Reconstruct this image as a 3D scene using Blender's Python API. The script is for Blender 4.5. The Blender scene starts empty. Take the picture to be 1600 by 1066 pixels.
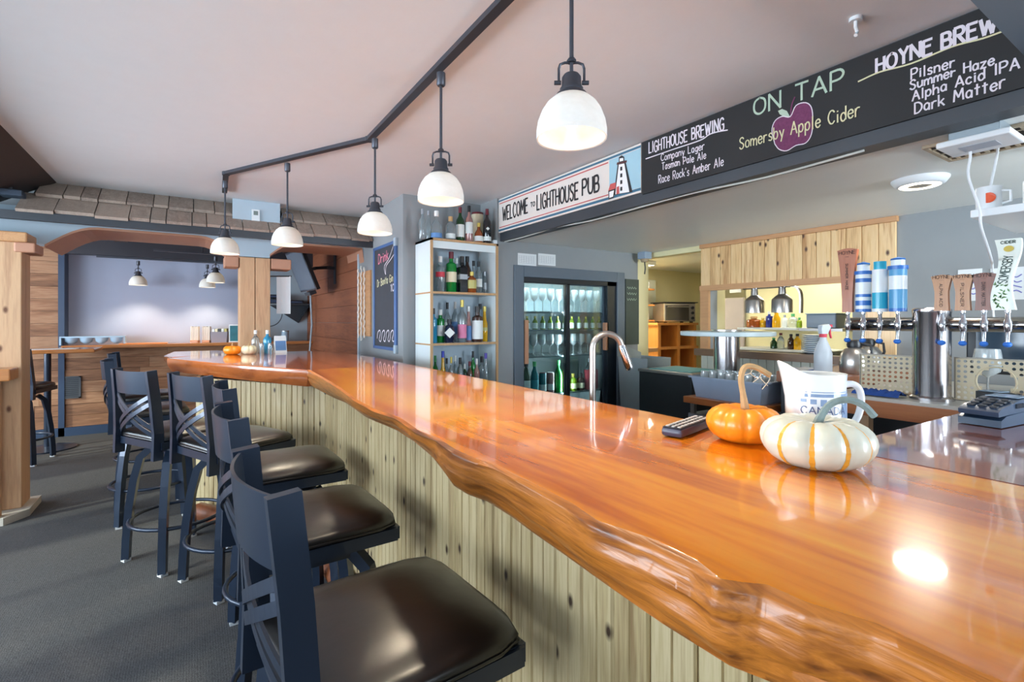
import bpy, bmesh, math, random
from mathutils import Vector, Matrix, noise as mnoise
random.seed(7)
S = bpy.context.scene
COL = S.collection
PI = math.pi

# ---------------------------------------------------------------- camera
FPX, CX, HY, CAMZ = 775.0, 800.0, 502.0, 1.35      # focal length, centre column and horizon row in a 1600x1066 frame
YAW = math.atan2(500, 775)
CA, SA = math.cos(YAW), math.sin(YAW)
cam_data = bpy.data.cameras.new('camera')
cam_data.sensor_width = 36
cam_data.lens = FPX / 1600 * 36
cam_data.shift_y = -(533 - HY) / 1600
cam_data.clip_start = 0.02
cam = bpy.data.objects.new('camera', cam_data)
cam.location = (0, 0, CAMZ)
cam.rotation_euler = (PI / 2, 0, -YAW)
COL.objects.link(cam)
S.camera = cam

# ---------------------------------------------------------------- world, sun, daylight through the windows, exposure
S.view_settings.view_transform = 'Standard'
S.view_settings.look = 'None'
S.view_settings.gamma = 1
S.view_settings.use_curve_mapping = False
S.view_settings.exposure = 0.62
world = bpy.data.worlds.new('sky')
S.world = world
world.use_nodes = True
bg = world.node_tree.nodes['Background']
bg.inputs[0].default_value = (0.62, 0.78, 1.0, 1)
bg.inputs[1].default_value = 1.6

def lamp(name, kind, loc, energy, color=(1, 1, 1), size=None, size_y=None, direction=None, parent=None, radius=None, spot=None):
    d = bpy.data.lights.new(name, kind)
    d.energy = energy
    d.color = color
    if kind == 'AREA':
        d.shape = 'RECTANGLE' if name != 'ceiling_light_glow' else 'DISK'
        d.size = size
        d.size_y = size_y or size
    if radius is not None:
        d.shadow_soft_size = radius
    if spot:
        d.spot_size = spot
        d.spot_blend = 0.6
    o = bpy.data.objects.new(name, d)
    o.location = loc
    if direction is not None:
        o.rotation_euler = Vector(direction).to_track_quat('-Z', 'Y').to_euler()
    COL.objects.link(o)
    if parent:
        o.parent = parent
    return o

sun = lamp('sun', 'SUN', (-8, -3, 6), 5.5, (1.0, 0.86, 0.68), direction=(0.86, 0.26, -0.43))
sun.data.angle = 0.035
WIN_LEFT = [(-0.2, 1.2), (1.6, 3.1), (3.5, 4.9), (5.5, 7.2)]      # window openings (y0, y1), left wall; last one added to light far end
WIN_REAR = [(-3.2, -1.6), (2.5, 3.85)]                  # window openings (x0, x1) in the wall behind the camera
XL, YR = -4.0, -3.0
WZ0, WZ1 = 0.75, 2.1
for y0, y1 in WIN_LEFT:
    lamp('window_daylight', 'AREA', (XL + 0.06, (y0 + y1) / 2, (WZ0 + WZ1) / 2), 88, (0.76, 0.88, 1.0), y1 - y0, WZ1 - WZ0, (1, 0, 0.3))
for x0, x1 in WIN_REAR:
    lamp('window_daylight', 'AREA', ((x0 + x1) / 2, YR + 0.06, (WZ0 + WZ1) / 2), 150 if x0 > 0 else 30, (0.78, 0.89, 1.0), x1 - x0, WZ1 - WZ0, (0, 1, 0.3))

# ---------------------------------------------------------------- photo pixel -> point on a plane
def ray(px, py):
    r, u = (px - CX) / FPX, (HY - py) / FPX
    return Vector((CA * r + SA, -SA * r + CA, u))
def at_z(px, py, z):
    v = ray(px, py); t = (z - CAMZ) / v.z
    return Vector((v.x * t, v.y * t, z))
def at_x(px, py, x):
    v = ray(px, py); t = x / v.x
    return Vector((x, v.y * t, CAMZ + v.z * t))
def at_y(px, py, y):
    v = ray(px, py); t = y / v.y
    return Vector((v.x * t, y, CAMZ + v.z * t))
def depth(p):
    return SA * p[0] + CA * p[1]

# ---------------------------------------------------------------- materials
MATS = {}
def nn(nt, kind, **kw):
    n = nt.nodes.new(kind)
    for k, v in kw.items():
        setattr(n, k, v)
    return n
def new_mat(name):
    m = bpy.data.materials.new(name); m.use_nodes = True
    return m, m.node_tree, m.node_tree.nodes['Principled BSDF']
def lin(c):
    return tuple(((x / 255) / 12.92 if x / 255 <= 0.04045 else ((x / 255 + 0.055) / 1.055) ** 2.4) for x in c) + (1,)
def plain(name, rgb, rough=0.5, metal=0.0, var=0.06, scale=12, bump=0.0, coat=0.0, trans=0.0, emit=None, estr=0, spec=0.5):
    """one colour (0-255 sRGB) with faint procedural mottling"""
    if name in MATS: return MATS[name]
    m, nt, b = new_mat(name)
    c = lin(rgb)
    tc = nn(nt, 'ShaderNodeTexCoord'); no = nn(nt, 'ShaderNodeTexNoise')
    no.inputs['Scale'].default_value = scale; no.inputs['Detail'].default_value = 4
    nt.links.new(tc.outputs['Object'], no.inputs['Vector'])
    mx = nn(nt, 'ShaderNodeMix', data_type='RGBA')
    mx.inputs[6].default_value = tuple(max(0, x * (1 - var)) for x in c[:3]) + (1,)
    mx.inputs[7].default_value = tuple(min(1, x * (1 + var)) for x in c[:3]) + (1,)
    nt.links.new(no.outputs[0], mx.inputs[0]); nt.links.new(mx.outputs[2], b.inputs['Base Color'])
    b.inputs['Roughness'].default_value = rough; b.inputs['Metallic'].default_value = metal
    b.inputs['Coat Weight'].default_value = coat; b.inputs['Coat Roughness'].default_value = 0.06
    b.inputs['Transmission Weight'].default_value = trans
    b.inputs['Specular IOR Level'].default_value = spec
    if bump:
        bp = nn(nt, 'ShaderNodeBump'); bp.inputs['Strength'].default_value = bump; bp.inputs['Distance'].default_value = 0.004
        nt.links.new(no.outputs[0], bp.inputs['Height']); nt.links.new(bp.outputs[0], b.inputs['Normal'])
    if emit:
        b.inputs['Emission Color'].default_value = lin(emit); b.inputs['Emission Strength'].default_value = estr
    MATS[name] = m
    return m
def wood(name, stops, axis='Z', scale=1.0, stretch=14, rough=0.5, coat=0.0, knots=0.0, knot_rgb=(70, 40, 22), tone=0.0, bump=0.1, fine=0.35, coords='Object', knot_scale=3.0, thin=None, distort=0.8):
    """grain runs along one object axis; colour ramp stops are (pos, rgb); tone varies board by board"""
    if name in MATS: return MATS[name]
    m, nt, b = new_mat(name)
    L = nt.links.new
    tc = nn(nt, 'ShaderNodeTexCoord'); oi = nn(nt, 'ShaderNodeObjectInfo')
    off = nn(nt, 'ShaderNodeVectorMath', operation='SCALE'); off.inputs[0].default_value = (7.3, 3.1, 5.7)
    L(oi.outputs['Random'], off.inputs['Scale'])
    add = nn(nt, 'ShaderNodeVectorMath', operation='ADD')
    L(tc.outputs[coords], add.inputs[0]); L(off.outputs[0], add.inputs[1])
    mp = nn(nt, 'ShaderNodeMapping')
    sc = [stretch, stretch, stretch]; sc['XYZ'.index(axis)] = 1.0
    mp.inputs['Scale'].default_value = [s * scale for s in sc]
    L(add.outputs[0], mp.inputs[0])
    n1 = nn(nt, 'ShaderNodeTexNoise'); n1.inputs['Scale'].default_value = 1.0; n1.inputs['Detail'].default_value = 5; n1.inputs['Distortion'].default_value = distort
    L(mp.outputs[0], n1.inputs['Vector'])
    n2 = nn(nt, 'ShaderNodeTexNoise'); n2.inputs['Scale'].default_value = 6.0; n2.inputs['Detail'].default_value = 3
    L(mp.outputs[0], n2.inputs['Vector'])
    ma = nn(nt, 'ShaderNodeMix', data_type='FLOAT'); ma.inputs[0].default_value = fine
    L(n1.outputs[0], ma.inputs[2]); L(n2.outputs[0], ma.inputs[3])
    val = ma.outputs[0]
    if tone:
        t = nn(nt, 'ShaderNodeMath', operation='MULTIPLY_ADD'); t.inputs[1].default_value = tone; t.inputs[2].default_value = -tone / 2
        L(oi.outputs['Random'], t.inputs[0])
        a2 = nn(nt, 'ShaderNodeMath', operation='ADD'); L(val, a2.inputs[0]); L(t.outputs[0], a2.inputs[1]); val = a2.outputs[0]
    cr = nn(nt, 'ShaderNodeValToRGB')
    el = cr.color_ramp.elements
    el[0].position, el[0].color = stops[0][0], lin(stops[0][1])
    el[1].position, el[1].color = stops[-1][0], lin(stops[-1][1])
    for p, c in stops[1:-1]:
        e = el.new(p); e.color = lin(c)
    L(val, cr.inputs[0])
    out = cr.outputs[0]
    if knots:
        mk = nn(nt, 'ShaderNodeMapping')
        ks = [1.0, 1.0, 1.0]; ks['XYZ'.index(axis)] = 0.55

        mk.inputs['Scale'].default_value = ks
        L(add.outputs[0], mk.inputs[0])
        vo = nn(nt, 'ShaderNodeTexVoronoi'); vo.inputs['Scale'].default_value = knot_scale
        kv = mk.outputs[0]
        if thin:
            vo.voronoi_dimensions = '2D'
            sx, cx_ = nn(nt, 'ShaderNodeSeparateXYZ'), nn(nt, 'ShaderNodeCombineXYZ')
            L(kv, sx.inputs[0])
            for q, c in enumerate(c for c in 'XYZ' if c != thin): L(sx.outputs[c], cx_.inputs[q])
            kv = cx_.outputs[0]
        L(kv, vo.inputs['Vector'])
        kr = nn(nt, 'ShaderNodeMapRange'); kr.inputs[1].default_value = knots * 0.35; kr.inputs[2].default_value = knots
        kr.inputs[3].default_value = 1; kr.inputs[4].default_value = 0
        L(vo.outputs['Distance'], kr.inputs[0])
        mx = nn(nt, 'ShaderNodeMix', data_type='RGBA'); mx.inputs[7].default_value = lin(knot_rgb)
        L(kr.outputs[0], mx.inputs[0]); L(out, mx.inputs[6]); out = mx.outputs[2]
    L(out, b.inputs['Base Color'])
    b.inputs['Roughness'].default_value = rough
    b.inputs['Coat Weight'].default_value = coat; b.inputs['Coat Roughness'].default_value = 0.05
    if bump:
        bp = nn(nt, 'ShaderNodeBump'); bp.inputs['Strength'].default_value = bump; bp.inputs['Distance'].default_value = 0.002
        L(n2.outputs[0], bp.inputs['Height']); L(bp.outputs[0], b.inputs['Normal'])
    MATS[name] = m
    return m
def thin_glass(name, rgb=(235, 245, 248), refl=0.12, rough=0.02):
    """window-like sheet: mostly clear, reflective at grazing angles"""
    if name in MATS: return MATS[name]
    m, nt, b = new_mat(name); L = nt.links.new
    nt.nodes.remove(b)
    tr = nn(nt, 'ShaderNodeBsdfTransparent'); tr.inputs[0].default_value = lin(rgb)
    gl = nn(nt, 'ShaderNodeBsdfGlossy'); gl.inputs['Roughness'].default_value = rough
    fr = nn(nt, 'ShaderNodeFresnel'); fr.inputs[0].default_value = 1.45
    ad = nn(nt, 'ShaderNodeMath', operation='ADD'); ad.inputs[1].default_value = refl; ad.use_clamp = True
    mx = nn(nt, 'ShaderNodeMixShader')
    L(fr.outputs[0], ad.inputs[0]); L(ad.outputs[0], mx.inputs[0]); L(tr.outputs[0], mx.inputs[1]); L(gl.outputs[0], mx.inputs[2])
    L(mx.outputs[0], nt.nodes['Material Output'].inputs[0])
    MATS[name] = m
    return m
def shade_glass(name):
    m, nt, b = new_mat(name); L = nt.links.new
    nt.nodes.remove(b)
    no = nn(nt, 'ShaderNodeTexNoise'); no.inputs['Scale'].default_value = 8
    cr = nn(nt, 'ShaderNodeValToRGB')
    cr.color_ramp.elements[0].color = lin((238, 236, 230)); cr.color_ramp.elements[1].color = lin((250, 249, 246))
    L(no.outputs[0], cr.inputs[0])
    df = nn(nt, 'ShaderNodeBsdfDiffuse'); tl = nn(nt, 'ShaderNodeBsdfTranslucent'); gl = nn(nt, 'ShaderNodeBsdfGlossy'); gl.inputs['Roughness'].default_value = 0.15
    L(cr.outputs[0], df.inputs[0]); L(cr.outputs[0], tl.inputs[0])
    m1 = nn(nt, 'ShaderNodeMixShader'); m1.inputs[0].default_value = 0.24
    m2 = nn(nt, 'ShaderNodeMixShader'); m2.inputs[0].default_value = 0.06
    L(df.outputs[0], m1.inputs[1]); L(tl.outputs[0], m1.inputs[2]); L(m1.outputs[0], m2.inputs[1]); L(gl.outputs[0], m2.inputs[2])
    L(m2.outputs[0], nt.nodes['Material Output'].inputs[0])
    return m

# ---------------------------------------------------------------- mesh building
class MB:
    def __init__(self):
        self.v, self.f = [], []
    def add(self, vs, fs):
        n = len(self.v)
        self.v += [tuple(p) for p in vs]
        self.f += [tuple(i + n for i in f) for f in fs]
        return self
    def box(self, lo, hi, M=None):
        (a, b, c), (d, e, g) = lo, hi
        vs = [(a, b, c), (d, b, c), (d, e, c), (a, e, c), (a, b, g), (d, b, g), (d, e, g), (a, e, g)]
        if M is not None: vs = [M @ Vector(p) for p in vs]
        return self.add(vs, [(0, 3, 2, 1), (4, 5, 6, 7), (0, 1, 5, 4), (1, 2, 6, 5), (2, 3, 7, 6), (3, 0, 4, 7)])
    def rbox(self, lo, hi, r, M=None):
        """box with chamfered edges"""
        bm = bmesh.new()
        tmp = MB().box(lo, hi, M)
        vs = [bm.verts.new(p) for p in tmp.v]
        for f in tmp.f: bm.faces.new([vs[i] for i in f])
        bmesh.ops.bevel(bm, geom=bm.edges[:], offset=r, segments=2, affect='EDGES', profile=0.5)
        bm.verts.index_update()
        self.add([v.co[:] for v in bm.verts], [[v.index for v in f.verts] for f in bm.faces])
        bm.free()
        return self
    def prism(self, poly, vec):
        """polygon (list of 3D points) swept along vec"""
        n = len(poly); vec = Vector(vec)
        vs = [Vector(p) for p in poly] + [Vector(p) + vec for p in poly]
        fs = [tuple(range(n))[::-1], tuple(range(n, 2 * n))] + [(i, (i + 1) % n, n + (i + 1) % n, n + i) for i in range(n)]
        return self.add(vs, fs)
    def lathe(self, prof, c=(0, 0, 0), seg=20, M=None, cap=True):
        """prof: list of (radius, z)"""
        vs, fs = [], []
        for r, z in prof:
            for k in range(seg):
                a = 2 * PI * k / seg
                vs.append(Vector((c[0] + r * math.cos(a), c[1] + r * math.sin(a), c[2] + z)))
        for j in range(len(prof) - 1):
            for k in range(seg):
                k2 = (k + 1) % seg
                fs.append((j * seg + k, j * seg + k2, (j + 1) * seg + k2, (j + 1) * seg + k))
        if cap:
            fs.append(tuple(range(seg))[::-1]); fs.append(tuple(range((len(prof) - 1) * seg, len(prof) * seg)))
        if M is not None: vs = [M @ p for p in vs]
        return self.add(vs, fs)
    def tube(self, pts, r, seg=8, closed=False, square=False, flat=None, up=(0, 0, 1)):
        """sweep a round (or rectangular) section along pts; r may be a list; flat=(a,b) rectangle half sizes"""
        pts = [Vector(p) for p in pts]; n = len(pts)
        rs = r if isinstance(r, (list, tuple)) else [r] * n
        vs, fs = [], []
        prev = None
        for i, p in enumerate(pts):
            a = pts[i - 1] if (i > 0 or closed) else p
            b = pts[(i + 1) % n] if (i < n - 1 or closed) else p
            t = (b - a).normalized()
            u = Vector(up) if prev is None else prev
            s = t.cross(u)
            if s.length < 1e-4: s = t.cross(Vector((1, 0.2, 0)))
            s.normalize(); w = s.cross(t).normalized(); prev = w
            if flat: sec = [(flat[0], flat[1]), (-flat[0], flat[1]), (-flat[0], -flat[1]), (flat[0], -flat[1])]
            elif square: sec = [(rs[i], rs[i]), (-rs[i], rs[i]), (-rs[i], -rs[i]), (rs[i], -rs[i])]
            else: sec = [(rs[i] * math.cos(2 * PI * k / seg), rs[i] * math.sin(2 * PI * k / seg)) for k in range(seg)]
            vs += [p + s * x + w * y for x, y in sec]
        m = len(sec)
        for i in range(n if closed else n - 1):
            j = (i + 1) % n
            fs += [(i * m + k, i * m + (k + 1) % m, j * m + (k + 1) % m, j * m + k) for k in range(m)]
        if not closed:
            fs += [tuple(range(m))[::-1], tuple(range((n - 1) * m, n * m))]
        return self.add(vs, fs)
    def grid(self, rows, close=False):
        """rows: equal-length lists of points"""
        n, m = len(rows), len(rows[0])
        vs = [p for r in rows for p in r]
        fs = [(i * m + k, i * m + k + 1, (i + 1) * m + k + 1, (i + 1) * m + k) for i in range(n - 1) for k in range(m - 1)]
        if close: fs += [(i * m + m - 1, i * m, (i + 1) * m, (i + 1) * m + m - 1) for i in range(n - 1)]
        return self.add(vs, fs)
    def sphere(self, c, r, sz=1.0, seg=14, rings=8):
        prof = [(max(1e-4, r * math.sin(PI * k / rings)), -r * sz * math.cos(PI * k / rings)) for k in range(rings + 1)]
        return self.lathe(prof, c, seg, cap=False)
    def build(self, name, mat, parent=None, smooth=None, label=None):
        me = bpy.data.meshes.new(name)
        me.from_pydata([tuple(p) for p in self.v], [], self.f)
        me.update()
        bm = bmesh.new(); bm.from_mesh(me)
        bmesh.ops.recalc_face_normals(bm, faces=bm.faces[:])
        bm.to_mesh(me); bm.free()
        me.materials.append(mat)
        if smooth is not None:
            for p in me.polygons: p.use_smooth = True
            me.set_sharp_from_angle(angle=math.radians(smooth))
        o = bpy.data.objects.new(name, me); COL.objects.link(o)
        if parent: o.parent = parent
        if label: o['label'] = label
        return o

def tag(o, label, cat, group=None, kind=None):
    o['label'] = label; o['category'] = cat
    if group: o['group'] = group
    if kind: o['kind'] = kind
    return o
def thing(name, label, cat, loc=(0, 0, 0), rz=0.0, group=None):
    o = bpy.data.objects.new(name, None); COL.objects.link(o)
    o.empty_display_size = 0.05
    o.location = loc; o.rotation_euler = (0, 0, rz)
    return tag(o, label, cat, group)
def struct(o):
    o['kind'] = 'structure'
    return o
def sgroup(name):
    o = bpy.data.objects.new(name, None); COL.objects.link(o); o.empty_display_size = 0.05
    return struct(o)
def share(src, name, parent, loc=(0, 0, 0), rz=0.0, scale=None):
    """another object with the same mesh data"""
    o = bpy.data.objects.new(name, src.data); COL.objects.link(o)
    o.parent = parent; o.location = loc; o.rotation_euler = (0, 0, rz)
    if scale: o.scale = scale
    return o
def dup(root, loc, rz=None, label=None, group=None):
    r = root.copy(); COL.objects.link(r); r.location = loc
    if rz is not None: r.rotation_euler = (0, 0, rz)
    if label: r['label'] = label
    if group: r['group'] = group
    for ch in list(root.children):
        c = ch.copy(); COL.objects.link(c); c.parent = r
        for g in list(ch.children):
            d = g.copy(); COL.objects.link(d); d.parent = c
    return r
def arc(c, r, a0, a1, n, plane='xz'):
    out = []
    for k in range(n + 1):
        a = a0 + (a1 - a0) * k / n
        p = (r * math.cos(a), r * math.sin(a))
        out.append(Vector((c[0] + p[0], c[1], c[2] + p[1])) if plane == 'xz' else Vector((c[0] + p[0], c[1] + p[1], c[2])) if plane == 'xy' else Vector((c[0], c[1] + p[0], c[2] + p[1])))
    return out
def smooth_path(pts, n=5):
    """Catmull-Rom through pts"""
    pts = [Vector(p) for p in pts]
    if len(pts) < 3: return pts
    P = [pts[0] * 2 - pts[1]] + pts + [pts[-1] * 2 - pts[-2]]
    out = []
    for i in range(1, len(P) - 2):
        for k in range(n):
            t = k / n
            a, b, c, d = P[i - 1], P[i], P[i + 1], P[i + 2]
            out.append(0.5 * ((2 * b) + (c - a) * t + (2 * a - 5 * b + 4 * c - d) * t * t + (3 * b - a - 3 * c + d) * t ** 3))
    return out + [pts[-1]]

# ---------------------------------------------------------------- single-stroke lettering (x, y on a 10-high cap grid; ~ = rounded stroke)
GLYPH = {
 'A': (7, '0,0 3.5,10 7,0', '1.2,3.5 5.8,3.5'), 'B': (6, '0,0 0,10', '~0,10 4,10 5.3,7.8 4,5.4 0,5.2', '~0,5.2 4.6,5 6,2.6 4.6,.2 0,0'),
 'C': (6.5, '~6.2,8.4 4.5,10 2,9.6 .2,6.5 .2,3.5 2,.4 4.5,0 6.2,1.6'), 'D': (6.5, '0,0 0,10', '~0,10 3.5,9.7 6.3,7 6.3,3.2 3.5,.3 0,0'),
 'E': (5.5, '5.5,10 0,10 0,0 5.5,0', '0,5.2 4.5,5.2'), 'F': (5.5, '5.5,10 0,10 0,0', '0,5.2 4.5,5.2'),
 'G': (6.8, '~6.2,8.4 4.5,10 2,9.6 .2,6.5 .2,3.5 2,.4 4.5,0 6.4,1.5 6.4,4.5', '3.8,4.5 6.6,4.5'),
 'H': (6, '0,0 0,10', '6,0 6,10', '0,5.2 6,5.2'), 'I': (2, '1,0 1,10'), 'K': (6, '0,0 0,10', '6,10 0,4.4', '1.9,6 6,0'),
 'L': (5, '0,10 0,0 5,0'), 'M': (8, '0,0 .8,10 4,3 7.2,10 8,0'), 'N': (6.5, '0,0 0,10 6.5,0 6.5,10'),
 'O': (7, '~3.5,10 .8,8.4 0,5 .8,1.6 3.5,0 6.2,1.6 7,5 6.2,8.4 3.5,10'), 'P': (6, '0,0 0,10', '~0,10 4.4,10 6,7.6 4.4,5 0,4.6'),
 'R': (6, '0,0 0,10', '~0,10 4.4,10 5.8,7.6 4.4,5.2 0,4.9', '2.6,5 6,0'), 'S': (6, '~5.6,8.6 4,10 1.6,9.6 .5,7.6 2,5.8 4.4,4.6 5.6,2.6 4.4,.4 2,0 .2,1.6'),
 'T': (6.5, '0,10 6.5,10', '3.25,10 3.25,0'), 'U': (6.3, '~0,10 0,3 1.5,.4 3.2,0 4.8,.4 6.3,3 6.3,10'), 'V': (6.5, '0,10 3.2,0 6.5,10'),
 'W': (9, '0,10 2.2,0 4.5,8 6.8,0 9,10'), 'X': (6, '0,0 6,10', '0,10 6,0'), 'Y': (6, '0,10 3,5 6,10', '3,5 3,0'), 'Z': (6, '0,10 6,10 0,0 6,0'),
 'a': (5, '~4.6,4.8 2.8,6.2 .6,5 .2,2 1.6,.1 3.4,.5 4.6,2.4', '4.7,6 4.7,0'), 'b': (5, '0,10 0,0', '~0,3.6 1.6,6 3.8,5.8 4.8,3 3.6,.3 1.6,0 0,1.6'),
 'c': (4.6, '~4.4,5 2.8,6.2 .8,5.2 .1,3 .8,.8 2.8,0 4.5,1.1'), 'd': (5, '5,10 5,0', '~5,3.8 3.4,6 1.2,5.6 .1,3 1.2,.3 3.2,0 5,1.8'),
 'e': (5, '~.3,3.2 4.8,3.6 4,5.8 2.4,6.2 .6,5 .1,2.6 1.4,.2 3.4,0 4.8,1.3'), 'f': (4, '~3.8,9.4 2.6,10 1.4,8.6 1.4,0', '0,5.6 3.2,5.6'),
 'g': (5, '~4.8,4.8 3,6.2 .6,5 .3,2.2 1.8,.4 3.6,1 4.8,3', '~4.8,6 4.8,-1.6 3.4,-3.2 .8,-2.8'), 'h': (5, '0,10 0,0', '~0,3.6 1.8,6 4,5.6 4.8,3.6 4.8,0'),
 'i': (1.6, '.8,6 .8,0', '.8,8 .8,8.6'), 'k': (4.8, '0,10 0,0', '4.4,6 0,2.6', '1.6,3.9 4.8,0'), 'l': (1.8, '.9,10 .9,0'),
 'm': (7.6, '0,6 0,0', '~0,3.8 1.6,6 3.2,5.6 3.8,3.6 3.8,0', '~3.8,3.8 5.4,6 7,5.6 7.6,3.6 7.6,0'), 'n': (5, '0,6 0,0', '~0,3.6 1.8,6 4,5.6 4.8,3.6 4.8,0'),
 'o': (5, '~2.5,6.2 .6,5.2 0,3 .7,.8 2.5,0 4.4,.8 5,3 4.4,5.2 2.5,6.2'), 'p': (5, '0,6 0,-3.4', '~0,3.6 1.6,6 3.8,5.8 4.8,3 3.6,.3 1.6,0 0,1.6'),
 'r': (3.8, '0,6 0,0', '~0,3.4 1.4,5.8 3.8,5.8'), 's': (4.2, '~4,5.2 2.6,6.2 .7,5.4 .9,3.8 3.2,2.8 4,1.2 2.6,0 .2,.7'), 't': (4, '1.8,9 1.8,0', '0,6.2 3.8,6.2'),
 'u': (5, '~0,6 .1,2 1.2,.1 3,.2 4.8,2.4', '4.8,6 4.8,0'), 'y': (4.8, '0,6 2.6,.6', '4.8,6 1.6,-3.2'), 'z': (4.6, '0,6 4.6,6 0,0 4.6,0'),
 "'": (1.4, '.8,10 .4,8'), '.': (1.4, '.6,0 .8,.6'), '1': (3, '.4,8 2,10 2,0'), '0': (6, '~3,10 .8,8.4 0,5 .8,1.6 3,0 5.2,1.6 6,5 5.2,8.4 3,10'),
 '5': (5.5, '5,10 .6,10 .4,5.6', '~.4,5.6 3,6.2 5.4,4.2 5,1.4 2.6,0 .2,1'), '2': (5.5, '~.3,8 2,10 4.6,9.4 5,7 3,3.6 0,0', '0,0 5.4,0'),
 ' ': (4,),
}
def strokes_of(text, gap=2.2):
    x, out = 0.0, []
    for ch in text:
        g = GLYPH[ch]
        for st in g[1:]:
            rnd = st[0] == '~'
            pts = [Vector((float(a) + x, float(b), 0)) for a, b in (q.split(',') for q in st.lstrip('~').split())]
            out.append(smooth_path(pts, 3) if rnd else pts)
        x += g[0] + gap
    return out, x - gap
def ribbon(mb, pts, half, nrm, lift=0.0):
    """flat strip along pts, mitred at the bends"""
    nrm = Vector(nrm)
    P = [pts[0]]
    for p in pts[1:]:
        if (p - P[-1]).length > 1e-6: P.append(p)
    if len(P) < 2: return
    for i in range(1, len(P) - 1):                       # break at sharp corners so that the strip keeps its width
        if (P[i] - P[i - 1]).normalized().dot((P[i + 1] - P[i]).normalized()) < .55:
            ribbon(mb, P[:i + 1], half, nrm, lift); ribbon(mb, P[i:], half, nrm, lift + .00015)
            return
    L_, R_ = [], []
    for i, p in enumerate(P):
        t0 = (p - P[i - 1]).normalized() if i else None
        t1 = (P[i + 1] - p).normalized() if i < len(P) - 1 else None
        t = (t0 + t1) if (t0 and t1) else (t1 or t0)
        if t.length < .2: t = t1
        t = t.normalized(); s = t.cross(nrm).normalized()
        k = 1.0 if not (t0 and t1) else min(1.6, 1 / max(.3, t.dot(t1)))
        e = -t * half * .5 if i == 0 else (t * half * .5 if i == len(P) - 1 else Vector())
        L_.append(p + e + s * half * k + nrm * lift); R_.append(p + e - s * half * k + nrm * lift)
    mb.grid([L_, R_])
def lettering(text, start, end, height, nrm, half, mat, parent, name='lettering', bounce=0.0, up=(0, 0, 1), wobble=0.0, origin=None):
    """writes text from start to end (world points on the surface), letters height tall along up"""
    st, w = strokes_of(text)
    a, b = Vector(start), Vector(end)
    ux = (b - a) / w; uy = Vector(up) * (height / 10)
    rnd = random.Random(text)
    mb = MB()
    for si, s in enumerate(st):
        dx, dy = rnd.uniform(-wobble, wobble), rnd.uniform(-bounce, bounce)
        ribbon(mb, [a + ux * (p.x + dx) + uy * (p.y + dy) + Vector(nrm) * (0.0012 + 0.0002 * (si % 4)) for p in s], half, nrm)
    o = mb.build(name, mat)
    if parent is not None:
        o.parent = parent
        o.matrix_parent_inverse = parent_matrix(parent).inverted()
    return o
def parent_matrix(o):
    m = Matrix.LocRotScale(o.location, o.rotation_euler.to_quaternion(), o.scale)
    return (parent_matrix(o.parent) @ m) if o.parent else m

# ================================================================ materials used by the setting
GREY = plain('grey_wall_paint', (146, 150, 152), 0.7, var=0.03)
CEIL = plain('ceiling_paint', (226, 229, 232), 0.9, var=0.02)
CEIL_LOW = plain('low_ceiling_paint', (232, 234, 230), 0.45, var=0.02)
DARK = plain('charcoal_paint', (58, 62, 68), 0.45, var=0.05)
CREAM = plain('cream_kitchen_paint', (232, 222, 176), 0.55, var=0.03)
LILAC = plain('lilac_wall_paint', (170, 178, 200), 0.7, var=0.02)
BLUEGREY = plain('blue_grey_paint', (176, 194, 206), 0.6, var=0.03)
NAVY = plain('navy_trim_paint', (48, 66, 92), 0.4, var=0.05)
WHITE = plain('white_paint', (228, 232, 234), 0.5, var=0.02)
FRAMEBLUE = plain('fridge_surround_paint', (98, 110, 122), 0.45, var=0.04)
BROWN_SOFFIT = plain('brown_soffit_paint', (190, 138, 110), 0.55, var=0.05)
PINE_BAR = wood('pale_pine_cladding', [(0.25, (140, 112, 74)), (0.44, (180, 158, 114)), (0.58, (200, 180, 138)), (0.78, (160, 134, 92))], 'Z', 1.1, 22, 0.5, 0.25, 0.075, (58, 38, 20), 0.2, 0.06, 0.5, knot_scale=6.5, thin='Y')
PINE_WALL = wood('knotty_pine_cladding', [(0.28, (176, 122, 70)), (0.48, (230, 188, 132)), (0.6, (238, 202, 150)), (0.75, (196, 142, 88))], 'Z', 1.0, 18, 0.5, 0.15, 0.1, (78, 44, 24), 0.25, 0.05, 0.4, knot_scale=7.0, thin='X')
BARNWOOD = wood('barn_board', [(0.2, (98, 66, 46)), (0.45, (148, 104, 74)), (0.6, (172, 130, 98)), (0.8, (120, 84, 60))], 'X', 1.3, 12, 0.7, 0, 0.05, (60, 36, 24), 0.25, 0.2, 0.4)
CEDAR = wood('red_cedar_board', [(0.2, (112, 62, 38)), (0.5, (150, 88, 56)), (0.8, (128, 74, 46))], 'Y', 1.2, 12, 0.6, 0, 0.04, (70, 38, 24), 0.3, 0.15, 0.4)
POST = wood('post_timber', [(0.2, (164, 118, 84)), (0.5, (208, 166, 126)), (0.8, (184, 142, 106))], 'Z', 1.2, 14, 0.6, 0, 0.07, (106, 66, 40), 0.15, 0.15, 0.4, thin='Y', knot_scale=4)
SHAKE = wood('weathered_shake', [(0.2, (134, 118, 108)), (0.5, (176, 158, 144)), (0.8, (152, 136, 124))], 'Y', 2.0, 16, 0.85, 0, 0, (0, 0, 0), 0.45, 0.4, 0.5)
TRIMWOOD = wood('pine_trim', [(0.2, (172, 120, 78)), (0.5, (204, 152, 104)), (0.8, (186, 134, 90))], 'Y', 1.2, 16, 0.5, 0.1, 0.05, (110, 66, 38), 0.1, 0.05, 0.4)

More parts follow.
